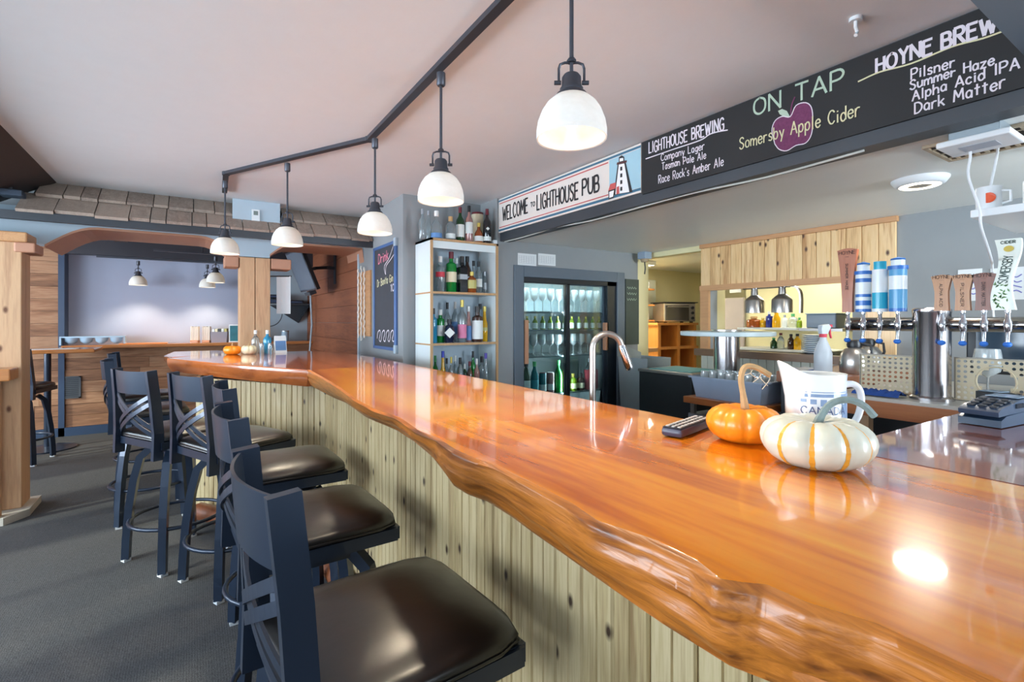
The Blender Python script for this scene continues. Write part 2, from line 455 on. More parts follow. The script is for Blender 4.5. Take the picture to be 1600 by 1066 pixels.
# carpet: fine tufted weave in charcoal with brown flecks
CARPET, nt, b_ = new_mat('carpet')
tc = nn(nt, 'ShaderNodeTexCoord'); n1 = nn(nt, 'ShaderNodeTexNoise'); n1.inputs['Scale'].default_value = 260; n1.inputs['Detail'].default_value = 3
n2 = nn(nt, 'ShaderNodeTexNoise'); n2.inputs['Scale'].default_value = 3
wv = nn(nt, 'ShaderNodeTexWave'); wv.inputs['Scale'].default_value = 34; wv.inputs['Distortion'].default_value = 9; wv.inputs['Detail'].default_value = 3; wv.inputs['Detail Scale'].default_value = 5
cr = nn(nt, 'ShaderNodeValToRGB'); cr.color_ramp.elements[0].color = lin((24, 27, 31)); cr.color_ramp.elements[1].color = lin((80, 79, 80))
cr.color_ramp.elements[0].position = 0.25; cr.color_ramp.elements[1].position = 0.8
ad = nn(nt, 'ShaderNodeMath', operation='MULTIPLY_ADD'); ad.inputs[1].default_value = 0.35
for n_ in (n1, n2, wv): nt.links.new(tc.outputs['Object'], n_.inputs['Vector'])
nt.links.new(wv.outputs['Fac'], ad.inputs[0])
mm = nn(nt, 'ShaderNodeMath', operation='MULTIPLY'); mm.inputs[1].default_value = 0.75
nt.links.new(n1.outputs[0], mm.inputs[0]); nt.links.new(mm.outputs[0], ad.inputs[2]); nt.links.new(ad.outputs[0], cr.inputs[0])
nt.links.new(cr.outputs[0], b_.inputs['Base Color']); b_.inputs['Roughness'].default_value = 0.95
bp = nn(nt, 'ShaderNodeBump'); bp.inputs['Strength'].default_value = 0.6; bp.inputs['Distance'].default_value = 0.004
nt.links.new(n1.outputs[0], bp.inputs['Height']); nt.links.new(bp.outputs[0], b_.inputs['Normal'])

# ================================================================ shell
ZC, ZL = 2.4, 2.05
XBEAM, XK, YF, YN, XW = 2.22, 3.95, 3.63, 3.92, 1.46
YFAR = 7.95
struct(MB().box((XL - .1, YR - .1, -.1), (6.7, 8.1, 0)).build('floor', CARPET))
struct(MB().box((XL - .1, YR - .1, ZC), (XBEAM, 8.1, ZC + .1)).build('ceiling', CEIL))
struct(MB().box((XBEAM + .1, YR - .1, ZL), (6.7, 4.75, ZL + .1)).build('ceiling', CEIL_LOW))

def holed_wall(name, axis, pos, thick, a0, a1, z1, holes, mat, zlo=0.0):
    """vertical wall along the other axis with rectangular holes (a0, a1, z0, z1)"""
    mb = MB()
    def bx(u0, u1, w0, w1):
        if u1 - u0 < 1e-4 or w1 - w0 < 1e-4: return
        if axis == 'x': mb.box((pos, u0, w0), (pos + thick, u1, w1))
        else: mb.box((u0, pos, w0), (u1, pos + thick, w1))
    u = a0
    for h0, h1, w0, w1 in sorted(holes):
        bx(u, h0, zlo, z1); bx(h0, h1, zlo, w0); bx(h0, h1, w1, z1); u = h1
    bx(u, a1, zlo, z1)
    return struct(mb.build(name, mat))
holed_wall('wall_left', 'x', XL - .1, .1, YR, 8.1, ZC, [(a, b, WZ0, WZ1) for a, b in WIN_LEFT], GREY)
holed_wall('wall_rear', 'y', YR - .1, .1, XL - .1, 6.7, ZC, [(a, b, WZ0, WZ1) for a, b in WIN_REAR], GREY)
PANE = thin_glass('window_pane')
wn = 0
for kind, spans in (('x', WIN_LEFT), ('y', WIN_REAR)):
    for a, b in spans:
        wn += 1
        w = sgroup('window_%d' % wn)
        fr, gl = MB(), MB()
        m = (a + b) / 2
        for u0, u1, z0, z1 in ((a, a + .05, WZ0, WZ1), (b - .05, b, WZ0, WZ1), (m - .02, m + .02, WZ0, WZ1), (a, b, WZ0, WZ0 + .05), (a, b, WZ1 - .05, WZ1)):
            if kind == 'x': fr.box((XL - .08, u0, z0), (XL - .02, u1, z1))
            else: fr.box((u0, YR - .08, z0), (u1, YR - .02, z1))
        if kind == 'x': gl.box((XL - .055, a + .04, WZ0 + .04), (XL - .05, b - .04, WZ1 - .04))
        else: gl.box((a + .04, YR - .055, WZ0 + .04), (b - .04, YR - .05, WZ1 - .04))
        fr.build('window_frame', WHITE, w); gl.build('pane', PANE, w)

# ---- right of the bar: niche, fridge wall, header beam, kitchen wall
struct(MB().box((XW, YN, 0), (2.19, YN + .1, ZC)).box((XW, YN + .1, 0), (XW + .1, 5.2, ZC)).build('wall_niche', GREY))
FX0, FX1 = at_y(802, 500, YF).x, at_y(974, 500, YF).x           # fridge surround, outer
FZ1 = at_y(802, 414, YF).z
holed_wall('wall_fridge', 'y', YF, .08, 2.19, 3.9, ZC, [(FX0 + .05, FX1 - .05, 0.0, FZ1 - .05)], GREY)
struct(MB().box((2.19, YF + .08, 0), (2.27, YN, ZC)).build('wall_niche', GREY))
struct(MB().box((XBEAM, .36, 2.035), (XBEAM + .1, YF, ZC)).build('beam', DARK))
struct(MB().box((1.0, .3, 2.2), (XBEAM + .1, .42, ZC)).box((1.0, .28, 2.19), (XBEAM + .1, .44, 2.2)).build('beam', FRAMEBLUE))
# pass-through opening and doorway in the kitchen wall
YP0, YP1 = at_x(1332, 500, XK).y, at_x(1110, 500, XK).y
YPINE0, YPINE1 = at_x(1402, 400, XK).y, at_x(1097, 400, XK).y
ZP1, ZP0 = 1.655, 1.10
holed_wall('wall_kitchen', 'x', XK, .1, YR, YPINE1, ZL, [(YP0, YP1, ZP0, ZP1)], GREY)
# knotty pine boards over and beside the pass-through: every board its own piece
clad = thing('pine_cladding', 'knotty pine boards cladding the kitchen wall above the serving hatch', 'cladding', (0, 0, 0))
nb = 15; bw = (YPINE1 - YPINE0) / nb
for k in range(nb):
    y0 = YPINE0 + k * bw
    z0 = ZP1 if y0 + bw > YP0 + .02 else ZP0
    if y0 + bw > YP1 + .01: z0 = ZP1
    MB().rbox((XK - .02, y0 + .001, z0), (XK - .001, y0 + bw - .001, ZL - .035), .004).build('board', PINE_WALL, clad)
MB().box((XK - .04, YPINE0 - .01, ZL - .036), (XK - .001, YPINE1, ZL - .001)).build('top_trim', TRIMWOOD, clad)
MB().box((XK - .04, YP0 - .02, ZP1 - .03), (XK - .001, YPINE1, ZP1 + .018)).build('bottom_trim', TRIMWOOD, clad)
MB().box((XK - .03, YP1, ZP0), (XK - .001, YPINE1, ZP1 - .03)).build('side_trim', TRIMWOOD, clad)
# beadboard under the hatch
bead = thing('beadboard_panel', 'cream beadboard panel below the serving hatch', 'panelling', (0, 0, 0))
BEAD = plain('beadboard_paint', (206, 204, 188), 0.5, var=0.08)
nbd = 22; w_ = (YPINE1 - YPINE0) / nbd
src = MB().rbox((0, .0015, 0), (.014, w_ - .0015, ZP0 - .06), .003).build('board', BEAD, bead)
src.location = (XK - .016, YPINE0, 0)
for k in range(1, nbd): share(src, 'board', bead, (XK - .016, YPINE0 + k * w_, 0))
struct(MB().box((XK - .09, YP0 - .05, ZP0 - .06), (XK + .11, YPINE1 + .02, ZP0)).build('sill', wood('hatch_sill_wood', [(0.2, (92, 66, 48)), (0.8, (140, 106, 78))], 'Y', 1.2, 14, 0.4, 0.3)))
# kitchen room
struct(MB().box((XK + .1, 4.6, 0), (6.7, 4.7, ZL)).box((3.98, 3.63, 0), (4.06, 4.6, ZL)).build('wall_back', CREAM))
struct(MB().box((6.55, YR, 0), (6.65, 4.6, ZL)).build('wall_right', CREAM))
struct(MB().box((XK + .1, YPINE1 - .06, 0), (XK + .26, YPINE1 + .0, ZL)).box((XK + .1, YP0 - .3, 0), (XK + .13, YP0, ZL)).build('wall_kitchen', CREAM))
struct(MB().box((3.9, YF, 0), (3.98, YF + .08, ZL)).build('wall_corner', CREAM))
YD = YPINE1
struct(MB().box((XK, YPINE1, ZL - .05), (XK + .1, YF, ZL - .001)).build('trim_3', CREAM))

# ---- far end: wood wall, alcove, shake roof, arches, posts
plank_wall = sgroup('wall_cedar')
zz, k = 0.0, 0
random.seed(11)
struct(MB().box((XW + .02, 5.2, 0), (XW + .1, 8.1, ZC)).build('wall_side', GREY))
while zz < ZC - .02:
    h = min(.19, ZC - zz)
    yb = [5.22, 5.22 + random.uniform(.9, 1.9), YFAR]
    for a, b in zip(yb, yb[1:]):
        MB().rbox((XW - .002 - random.uniform(0, .004), a + .001, zz + .0015), (XW + .018, b - .001, zz + h - .0015), .002).build('plank', CEDAR, plank_wall)
    zz += h; k += 1
struct(MB().box((XW - .012, 5.17, 0), (XW, 5.22, ZC)).build('trim_1', BLUEGREY))
# back wall of the alcove, header, half wall with a ledge
struct(MB().box((-1.28, YFAR, 0), (XW + .1, YFAR + .1, ZC)).build('wall_far', LILAC))
struct(MB().box((.75, YFAR - .012, 1.06), (XW, YFAR - .001, ZC)).build('wall_far', BLUEGREY))
hw = sgroup('wall_half')
MB().box((-1.2, 7.76, 0), (XW, 7.78, 1.03)).build('backing', DARK, hw)
zz = .1
while zz < 1.0:
    h = min(.135, 1.03 - zz)
    xb = [-4.0, random.uniform(-1.9, -1.4), random.uniform(-.6, 0), XW]
    for a, b in zip(xb, xb[1:]):
        MB().rbox((a + .001, 7.738 - random.uniform(0, .006), zz + .0015), (b - .001, 7.76, zz + h - .0015), .002).build('plank', BARNWOOD, hw)
    zz += h
struct(MB().box((-4, 7.715, 0), (XW, 7.738, .1)).build('baseboard_far', NAVY))
pw = sgroup('wall_barnwood')
MB().box((-4, 7.76, 0), (-1.3, 7.86, ZC)).build('backing', DARK, pw)
zz = 1.03
while zz < ZC - .01:
    h = min(.145, ZC - zz)
    xb = [-4.0, random.uniform(-2.6, -1.7), -1.31]
    for a, b in zip(xb, xb[1:]):
        MB().rbox((a + .001, 7.738 - random.uniform(0, .006), zz + .0015), (b - .001, 7.76, zz + h - .0015), .002).build('plank', BARNWOOD, pw)
    zz += h
struct(MB().box((-1.31, 7.715, 0), (-1.255, 7.95, ZC)).build('trim_2', NAVY))
struct(MB().box((XL, 7.86, 0), (-1.28, 7.96, ZC)).build('wall_far', GREY))
LEDGE = wood('ledge_wood', [(0.2, (150, 92, 50)), (0.5, (196, 128, 74)), (0.8, (176, 108, 62))], 'X', 1.0, 14, 0.2, 0.6, 0, (0, 0, 0), 0, 0.05)
lg = tag(MB().rbox((-1.25, 7.5, 1.03), (XW - .01, 7.95, 1.07), .006).build('wall_ledge', LEDGE), 'varnished wooden ledge on the far half wall under the alcove pendants', 'ledge')
struct(MB().box((-1.25, 7.52, 2.13), (XW, 7.66, 2.37)).build('beam', plain('dark_header_paint', (52, 52, 60), 0.5)))
# alcove ceiling: stained boards between dark joists
ac = sgroup('ceiling_alcove')
for k in range(9):
    y0 = 5.25 + k * .3
    MB().rbox((XL, y0 + .001, 2.37), (XW, y0 + .299, ZC - .002), .003).build('board', wood('alcove_board', [(0.2, (168, 120, 92)), (0.8, (206, 158, 126))], 'X', 1.0, 14, 0.5), ac)
for x in (-1.6, -.7, .25, 1.1):
    MB().box((x - .06, 5.25, 2.28), (x + .06, 7.4, 2.369)).build('joist', plain('joist_stain', (74, 58, 54), 0.6), ac)

# arched partition under the shake roof
YA0, YA1 = 5.03, 5.2
def arch_panel(x0, x1, zs, zc, flat0, flat1, name='wall_arch'):
    """panel from an arched soffit up to the ceiling"""
    pts = [(x0, zs)]
    for k in range(7):
        t = k / 6; pts.append((x0 + (flat0 - x0) * t, zs + (zc - zs) * math.sin(t * PI / 2)))
    for k in range(7):
        t = k / 6; pts.append((flat1 + (x1 - flat1) * t, zc - (zc - zs) * (1 - math.cos(t * PI / 2))))
    g = sgroup(name)
    poly = [(x, YA0, z) for x, z in pts[1:]] + [(x1, YA0, 2.13), (x0, YA0, 2.13)]
    mb = MB()
    P = pts[1:]
    for (xa, za), (xb, zb) in zip(P, P[1:]):
        if xb - xa < 1e-4: continue
        mb.add([(xa, YA0, za), (xb, YA0, zb), (xb, YA0, 2.2), (xa, YA0, 2.2), (xa, YA1, za), (xb, YA1, zb), (xb, YA1, 2.2), (xa, YA1, 2.2)],
               [(0, 1, 2, 3), (5, 4, 7, 6), (2, 3, 7, 6)])
    mb.build('spandrel', BLUEGREY, g)
    sf = MB()
    for (xa, za), (xb, zb) in zip(P, P[1:]):
        if xb - xa < 1e-4: continue
        sf.add([(xa, YA0 - .004, za - .018), (xb, YA0 - .004, zb - .018), (xb, YA1 + .42, zb - .018), (xa, YA1 + .42, za - .018),
                (xa, YA0 - .004, za), (xb, YA0 - .004, zb), (xb, YA1 + .42, zb), (xa, YA1 + .42, za)],
               [(0, 1, 2, 3), (4, 7, 6, 5), (0, 1, 5, 4), (2, 3, 7, 6)])
    sf.build('soffit', BROWN_SOFFIT, g)
    return g
arch_panel(-.93, .36, 1.925, 2.085, -.62, .05)
arch_panel(.60, XW, 1.965, 2.09, .82, XW - .02)
struct(MB().box((XL, YA0, 1.93), (-.93, YA1, 2.2)).build('wall_arch', BLUEGREY))
struct(MB().box((.36, YA0, 1.93), (.60, YA1, 2.2)).build('wall_arch', BLUEGREY))
struct(MB().box((XL, YA1, 2.2), (XW, YA1 + .05, ZC)).build('wall_arch', GREY))
struct(MB().box((XL, 4.72, 2.055), (XW, 4.76, 2.115)).box((XL, 4.76, 2.1), (XW, YA1, 2.115)).build('trim_4', DARK))
# shakes: two courses of split cedar shingles, each its own piece
roof = thing('shake_roof', 'weathered cedar shake roof running under the ceiling above the arches', 'roof')
p0, p1 = Vector((0, 4.72, 2.105)), Vector((0, 5.1, 2.4))            # eave and ridge of the slope
dr = (p1 - p0); sl = dr.length; dr.normalize(); nr = Vector((0, -dr.z, dr.y))
MB().prism([(-.98, 4.76, 2.115), (-.98, 5.2, 2.115), (-.98, 5.2, 2.39), (-.98, 5.1, 2.39)], (XW + .97, 0, 0)).build('deck', DARK, roof)
random.seed(5)
for row in range(2):
    x = -1.02 + row * .07
    while x < XW - .02:
        w = random.choice([.1, .13, .15, .17, .2, .22])
        w = min(w, XW - .005 - x)
        if row == 1 and .27 < x + w / 2 < .68:                       # the pale panel with the thermostat interrupts the upper course
            x += w; continue
        s0 = row * sl * .47 - .01 + random.uniform(-.012, .012); s1 = min(s0 + sl * .6, sl - .005)
        t0, t1 = .02 + random.uniform(0, .008), .006
        o_ = .012 + row * .012
        a = [p0 + dr * s0 + nr * o_, p0 + dr * s1 + nr * (o_ - .004)]
        g = .003
        vs = [Vector((xx, 0, 0)) + q for xx in (x + g, x + w - g) for q in (a[0], a[1], a[1] + nr * t1, a[0] + nr * t0)]
        o = MB().add(vs, [(0, 1, 2, 3), (7, 6, 5, 4), (0, 4, 5, 1), (1, 5, 6, 2), (2, 6, 7, 3), (3, 7, 4, 0)]).build('shingle', SHAKE, roof)
        x += w
pp = tag(MB().box((.29, 4.84, 2.2), (.66, 4.86, 2.398)).build('access_panel', BLUEGREY), 'pale blue square panel set into the shake roof by the ceiling', 'panel')
th = thing('thermostat', 'small white thermostat mounted on the pale blue panel', 'thermostat', (.465, 4.838, 2.22))
MB().rbox((-.032, -.02, 0), (.032, 0, .1), .004).build('housing', WHITE, th)
MB().box((-.017, -.022, .05), (.017, -.0195, .085)).build('screen', plain('lcd_grey', (120, 132, 128), 0.3), th)

# timber posts
def timber_post(name, label, x0, x1, y0, y1, z0, z1, n=2):
    t = thing(name, label, 'post', ((x0 + x1) / 2, (y0 + y1) / 2, z0))
    w = (x1 - x0) / n
    for k in range(n):
        MB().rbox((x0 + k * w + .002 - (x0 + x1) / 2, (y0 - y1) / 2, 0), (x0 + (k + 1) * w - .002 - (x0 + x1) / 2, (y1 - y0) / 2, z1 - z0), .006).build('timber', POST, t)
    return t
t = timber_post('timber_post', 'double timber post standing at the far end of the bar', .355, .605, 5.02, 5.24, 0, 1.925)
MB().rbox((-.24, -.115, 1.83), (-.13, .115, 1.925), .008).build('corbel', BROWN_SOFFIT, t)
MB().rbox((.13, -.115, 1.83), (.3, .115, 1.925), .008).build('corbel', BROWN_SOFFIT, t)
LP = at_z(40, 795, 0.04)
t = timber_post('timber_post', 'rough-sawn timber post on a pale concrete footing at the left edge', LP.x - .40, LP.x - .018, LP.y, LP.y + .22, .05, 1.9)
t['label'] = 'rough-sawn timber post on a pale concrete footing beside the left ledge'
MB().prism([(-.35, -.3, -.05), (.14, -.3, -.05), (.24, -.16, -.05), (.24, .16, -.05), (-.35, .16, -.05)], (0, 0, .05)).build('footing', plain('footing_concrete', (176, 170, 160), 0.9, var=0.12, bump=0.4), t)
MB().rbox((-.4, -.13, 1.85), (.22, .13, 1.92), .01).build('cap', TRIMWOOD, t)
MB().rbox((.15, -.12, 1.78), (.26, .12, 1.85), .01).build('corbel', BROWN_SOFFIT, t)
lt = thing('drink_ledge', 'thick wooden drink ledge on a slim leg against the rough post', 'ledge', (LP.x - .45, LP.y - .12, 0))
MB().rbox((-.9, -.1, .955), (.42, .1, 1.035), .008).build('top', wood('ledge_slab', [(0.2, (170, 100, 48)), (0.8, (206, 140, 78))], 'X', 1.1, 14, 0.35, 0.4), lt)
MB().rbox((.3, -.06, .05), (.36, .0, .955), .005).build('leg', POST, lt)
MB().box((-.9, .02, .05), (.28, .05, .95)).build('back_panel', CEDAR, lt)
# sloped dark beam against the ceiling at the left, with a small sensor
sb = struct(MB().prism([(-.86, -1.0, ZC - .001), (-1.2, -1.0, 2.19), (-1.24, -1.0, 2.23), (-.98, -1.0, ZC - .001)], (0, 6.02, 0)).build('beam', plain('dark_brown_beam', (70, 60, 58), 0.6, var=0.06)))
sn = thing('wall_sensor', 'small dark sensor bracket fixed under the sloped ceiling beam', 'sensor', (-1.06, 4.78, 2.245))
MB().rbox((-.05, -.06, -.03), (.07, .06, .012), .006).build('housing', plain('sensor_plastic', (60, 72, 88), 0.4), sn)
MB().tube([(0, 0, .0), (.0, 0, .06)], .012).build('bracket', DARK, sn)
# vent in the half wall
vt = thing('wall_vent', 'grey metal louvred vent in the barn-board half wall', 'vent', (at_y(111, 605, 7.73).x, 7.728, at_y(111, 622, 7.73).z))
VM = plain('vent_metal', (92, 96, 100), 0.4, 0.5)
MB().box((-.085, 0, 0), (.085, .006, .25)).build('backing', DARK, vt)
mb = MB()
for a, b in (((-.09, -.01, -.005), (-.07, .005, .255)), ((.07, -.01, -.005), (.09, .005, .255)), ((-.09, -.01, -.005), (.09, .005, .012)), ((-.09, -.01, .238), (.09, .005, .255))): mb.box(a, b)
mb.build('frame', VM, vt)
s0 = MB().box((-.07, -.008, 0), (.07, .002, .008)).build('slat', VM, vt); s0.location = (0, 0, .02)
for k in range(1, 10): share(s0, 'slat', vt, (0, 0, .02 + k * .022))

# ================================================================ bar top (three slabs) and bar front
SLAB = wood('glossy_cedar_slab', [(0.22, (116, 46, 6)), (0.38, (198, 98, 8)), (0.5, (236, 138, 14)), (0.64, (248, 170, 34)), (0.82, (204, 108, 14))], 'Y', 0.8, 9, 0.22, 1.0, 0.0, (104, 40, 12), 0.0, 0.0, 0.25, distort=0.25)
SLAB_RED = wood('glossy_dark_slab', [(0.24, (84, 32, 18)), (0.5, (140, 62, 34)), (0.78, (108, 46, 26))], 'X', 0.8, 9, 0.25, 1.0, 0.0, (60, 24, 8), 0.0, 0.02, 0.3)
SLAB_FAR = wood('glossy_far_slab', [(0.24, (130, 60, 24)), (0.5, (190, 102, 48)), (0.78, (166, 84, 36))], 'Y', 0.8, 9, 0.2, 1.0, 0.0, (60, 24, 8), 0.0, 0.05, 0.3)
EDGE = wood('live_edge_wood', [(0.3, (58, 28, 10)), (0.42, (140, 76, 24)), (0.55, (190, 112, 38)), (0.72, (122, 62, 20))], 'Y', 1.2, 14, 0.42, 0.22, 0.06, (44, 24, 14), 0.0, 1.0, 0.45, knot_scale=5.0)
ZB, ZBL = 1.07, 0.972
UP = [(481, 578), (505, 592), (528, 606), (553, 625), (584, 642), (619, 653), (650, 675), (681, 687), (703, 703), (731, 716), (772, 730), (794, 741), (831, 760), (887, 790), (925, 817), (970, 832), (1019, 849), (1081, 880), (1119, 911), (1150, 916), (1192, 920), (1256, 949), (1366, 983), (1444, 1020), (1522, 1058)]
LOW = [(480, 600), (522, 622), (544, 631), (575, 653), (625, 675), (650, 691), (681, 719), (709, 759), (731, 773), (762, 784), (800, 808), (831, 831), (878, 864), (956, 920), (1034, 974), (1141, 1041), (1225, 1074), (1330, 1110), (1440, 1150), (1522, 1180)]
def interp(T, x):
    for (a, b), (c, d) in zip(T, T[1:]):
        if a <= x <= c: return b + (d - b) * (x - a) / (c - a)
    return T[0][1] if x < T[0][0] else T[-1][1]
stations = []
xs = []
x = 481.0
while x <= 1522: xs.append(x); x += 4 if x < 760 else 7
for x in xs:
    u = at_z(x, interp(UP, x), ZB); l = at_z(x, interp(LOW, x), ZBL)
    stations.append((u, l))
# the edge goes on round the corner beside the camera
du = stations[-1][0]
for k, (ax, ay) in enumerate([(.52, -.06), (.62, -.2), (.78, -.32), (1.0, -.38), (1.16, -.39)]):
    if ax > du.x + .02 or ay < du.y - .02:
        u = Vector((max(ax, du.x + .01), ay, ZB)); stations.append((u, Vector((u.x + .03, u.y + .02, ZBL))))
bt = thing('live_edge_counter', 'long glossy orange live-edge cedar slab bar counter', 'bar counter', (0, 0, 0))
rows_top, rows_edge = [], []
rnd = random.Random(3)
XIN = 1.185
for i, (u, l) in enumerate(stations):
    nz = Vector((0, 0, 1))
    out = (u - Vector((XIN, u.y + .15, u.z))); out.z = 0; out.normalize()
    tin = Vector((XIN, max(u.y, -.39), ZB)) if u.y > -.3 else Vector((XIN, u.y, ZB))
    rows_top.append([tin.lerp(u - out * .012, t) for t in (0, .1, .25, .4, .55, .7, .82, .92, 1)])
    arc_s = i * .035
    er = [u - out * .012, u + Vector((0, 0, -.004))]
    for q in range(1, 12):
        t_ = q / 12
        g = mnoise.noise(Vector((arc_s * 1.3, q * .9, 1.7))) * .007 + mnoise.noise(Vector((arc_s * 4.1, q * 2.3, 5.1))) * .004
        er.append(u.lerp(l, t_) + out * (.012 * math.sin(PI * t_) + g * min(1, 3 * t_)))
    rows_edge.append(er + [l, l - out * .06 + Vector((0, 0, -.002)), Vector((max(XIN - .02, l.x - out.x * .1), l.y, ZBL + .005))])
MB().grid(rows_top).build('slab_surface', SLAB, bt, 60)
MB().grid(rows_edge).build('live_edge', EDGE, bt, 70)
ya, yb_ = rows_top[0][0].y, rows_top[-1][0].y
MB().box((XIN - .002, yb_, ZBL), (XIN, ya, ZB)).build('inner_edge', EDGE, bt)
# far corner slab: straight cut edges, meets the long slab at a seam
f1, f2, f3 = at_z(334, 567, ZB), at_z(262, 560, ZB), Vector((-.12, 4.9, ZB))
xs_ = stations[0][0].x
far_poly = [stations[0][0] + Vector((-.002, 0, 0)), f1, f2, Vector((-.02, 4.72, ZB)), Vector((.3, 4.96, ZB)), Vector((.9, 4.96, ZB)), Vector((1.1, 4.6, ZB)), Vector((XIN, 3.9, ZB)), Vector((XIN, ya, ZB))]
def slab_from(poly, name, mat, thick, parent, inset=.03):
    c = sum((Vector(p) for p in poly), Vector()) / len(poly)
    top = [Vector(p) for p in poly]
    rim = [p + Vector((0, 0, -.008)) + (p - c).normalized() * .006 for p in top]
    mid = [p + Vector((0, 0, -thick * .5)) + (p - c).normalized() * .004 for p in top]
    bot = [Vector((p.x, p.y, p.z - thick)) - (p - c).normalized() * inset for p in top]
    n = len(poly); mb = MB()
    vs = top + rim + mid + bot
    fs = [tuple(range(n)), tuple(range(3 * n, 4 * n))[::-1]]
    for j in range(3):
        fs += [(j * n + k, j * n + (k + 1) % n, (j + 1) * n + (k + 1) % n, (j + 1) * n + k) for k in range(n)]
    return mb.add(vs, fs).build(name, mat, parent, 40)
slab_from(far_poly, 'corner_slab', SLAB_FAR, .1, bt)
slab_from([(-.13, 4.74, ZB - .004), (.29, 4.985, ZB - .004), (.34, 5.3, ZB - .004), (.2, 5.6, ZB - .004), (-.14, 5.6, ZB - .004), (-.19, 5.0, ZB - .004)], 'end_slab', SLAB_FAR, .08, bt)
slab_from([(1.19, .54, ZB), (2.72, .52, ZB), (2.72, -.35, ZB), (1.19, -.38, ZB)], 'return_slab', SLAB_RED, .075, bt, .01)
# pale cut block in the live edge
kp = at_z(1160, 950, 1.03)
# bar front: vertical boards
bf = thing('bar_cladding', 'pale knotty pine boards cladding the bar front below the slab', 'cladding', (0, 0, 0))
path = [Vector((.03, 4.02, 0)), Vector((.66, 3.02, 0)), Vector((.70, .62, 0)), Vector((.92, -.12, 0)), Vector((1.12, -.22, 0))]
def boards_along(a, b, w, zlo, ztop, parent, mat):
    L_ = (b - a).length; n = max(1, round(L_ / w)); w = L_ / n
    ang = math.atan2((b - a).y, (b - a).x)
    # local x along the run, local -y outwards (towards the seats)
    mb = MB()
    prof = [(.0012, -.002), (.005, -.008), (w * .47, -.008), (w * .5, -.003), (w * .53, -.008), (w - .005, -.008), (w - .0012, -.002), (w - .0012, .012), (.0012, .012)]
    src = MB().prism([(p, q, 0) for p, q in prof], (0, 0, ztop - zlo)).build('board', mat, parent)
    src.location = (a.x, a.y, zlo); src.rotation_euler = (0, 0, ang)
    d = (b - a) / n
    for k in range(1, n):
        p = a + d * k
        share(src, 'board', parent, (p.x, p.y, zlo), ang)
boards_along(path[0], path[1], .088, .03, .965, bf, PINE_BAR)
boards_along(path[1], path[2], .088, .03, .965, bf, PINE_BAR)
boards_along(path[2], path[3], .088, .03, .965, bf, PINE_BAR)
boards_along(path[3], path[4], .088, .03, .965, bf, PINE_BAR)
boards_along(Vector((.12, 4.9, 0)), path[0], .088, .03, .965, bf, PINE_BAR)
MB().prism([(.05, 4.05, 0), (.68, 3.04, 0), (.72, .64, 0), (.94, -.1, 0), (1.12, -.2, 0), (1.14, .5, 0), (.9, .7, 0), (.9, 4.0, 0), (.2, 4.85, 0)], (0, 0, .96)).build('carcass', DARK, bf)
# log foot rest at the base of the bar front
fr = (MB().tube([(.04, 3.86, .1), (.595, 2.98, .1), (.615, 2.1, .1), (.62, .8, .1)], [.055, .06, .055, .05], 10).build('foot_log', wood('foot_log_wood', [(0.2, (96, 48, 24)), (0.8, (152, 86, 48))], 'Y', 2, 8, 0.5, 0.3), bf, 50, 'reddish log foot rest'))
# coat hook under the slab
hk = at_z(472, 607, .965)
h_ = thing('bag_hook', 'small black metal hook screwed under the bar slab', 'hook', (.64, 3.02, .94))
MB().tube([(0, -.02, .03), (0, -.035, .0), (0, -.06, -.005), (0, -.07, .02)], .004).build('hook', DARK, h_)

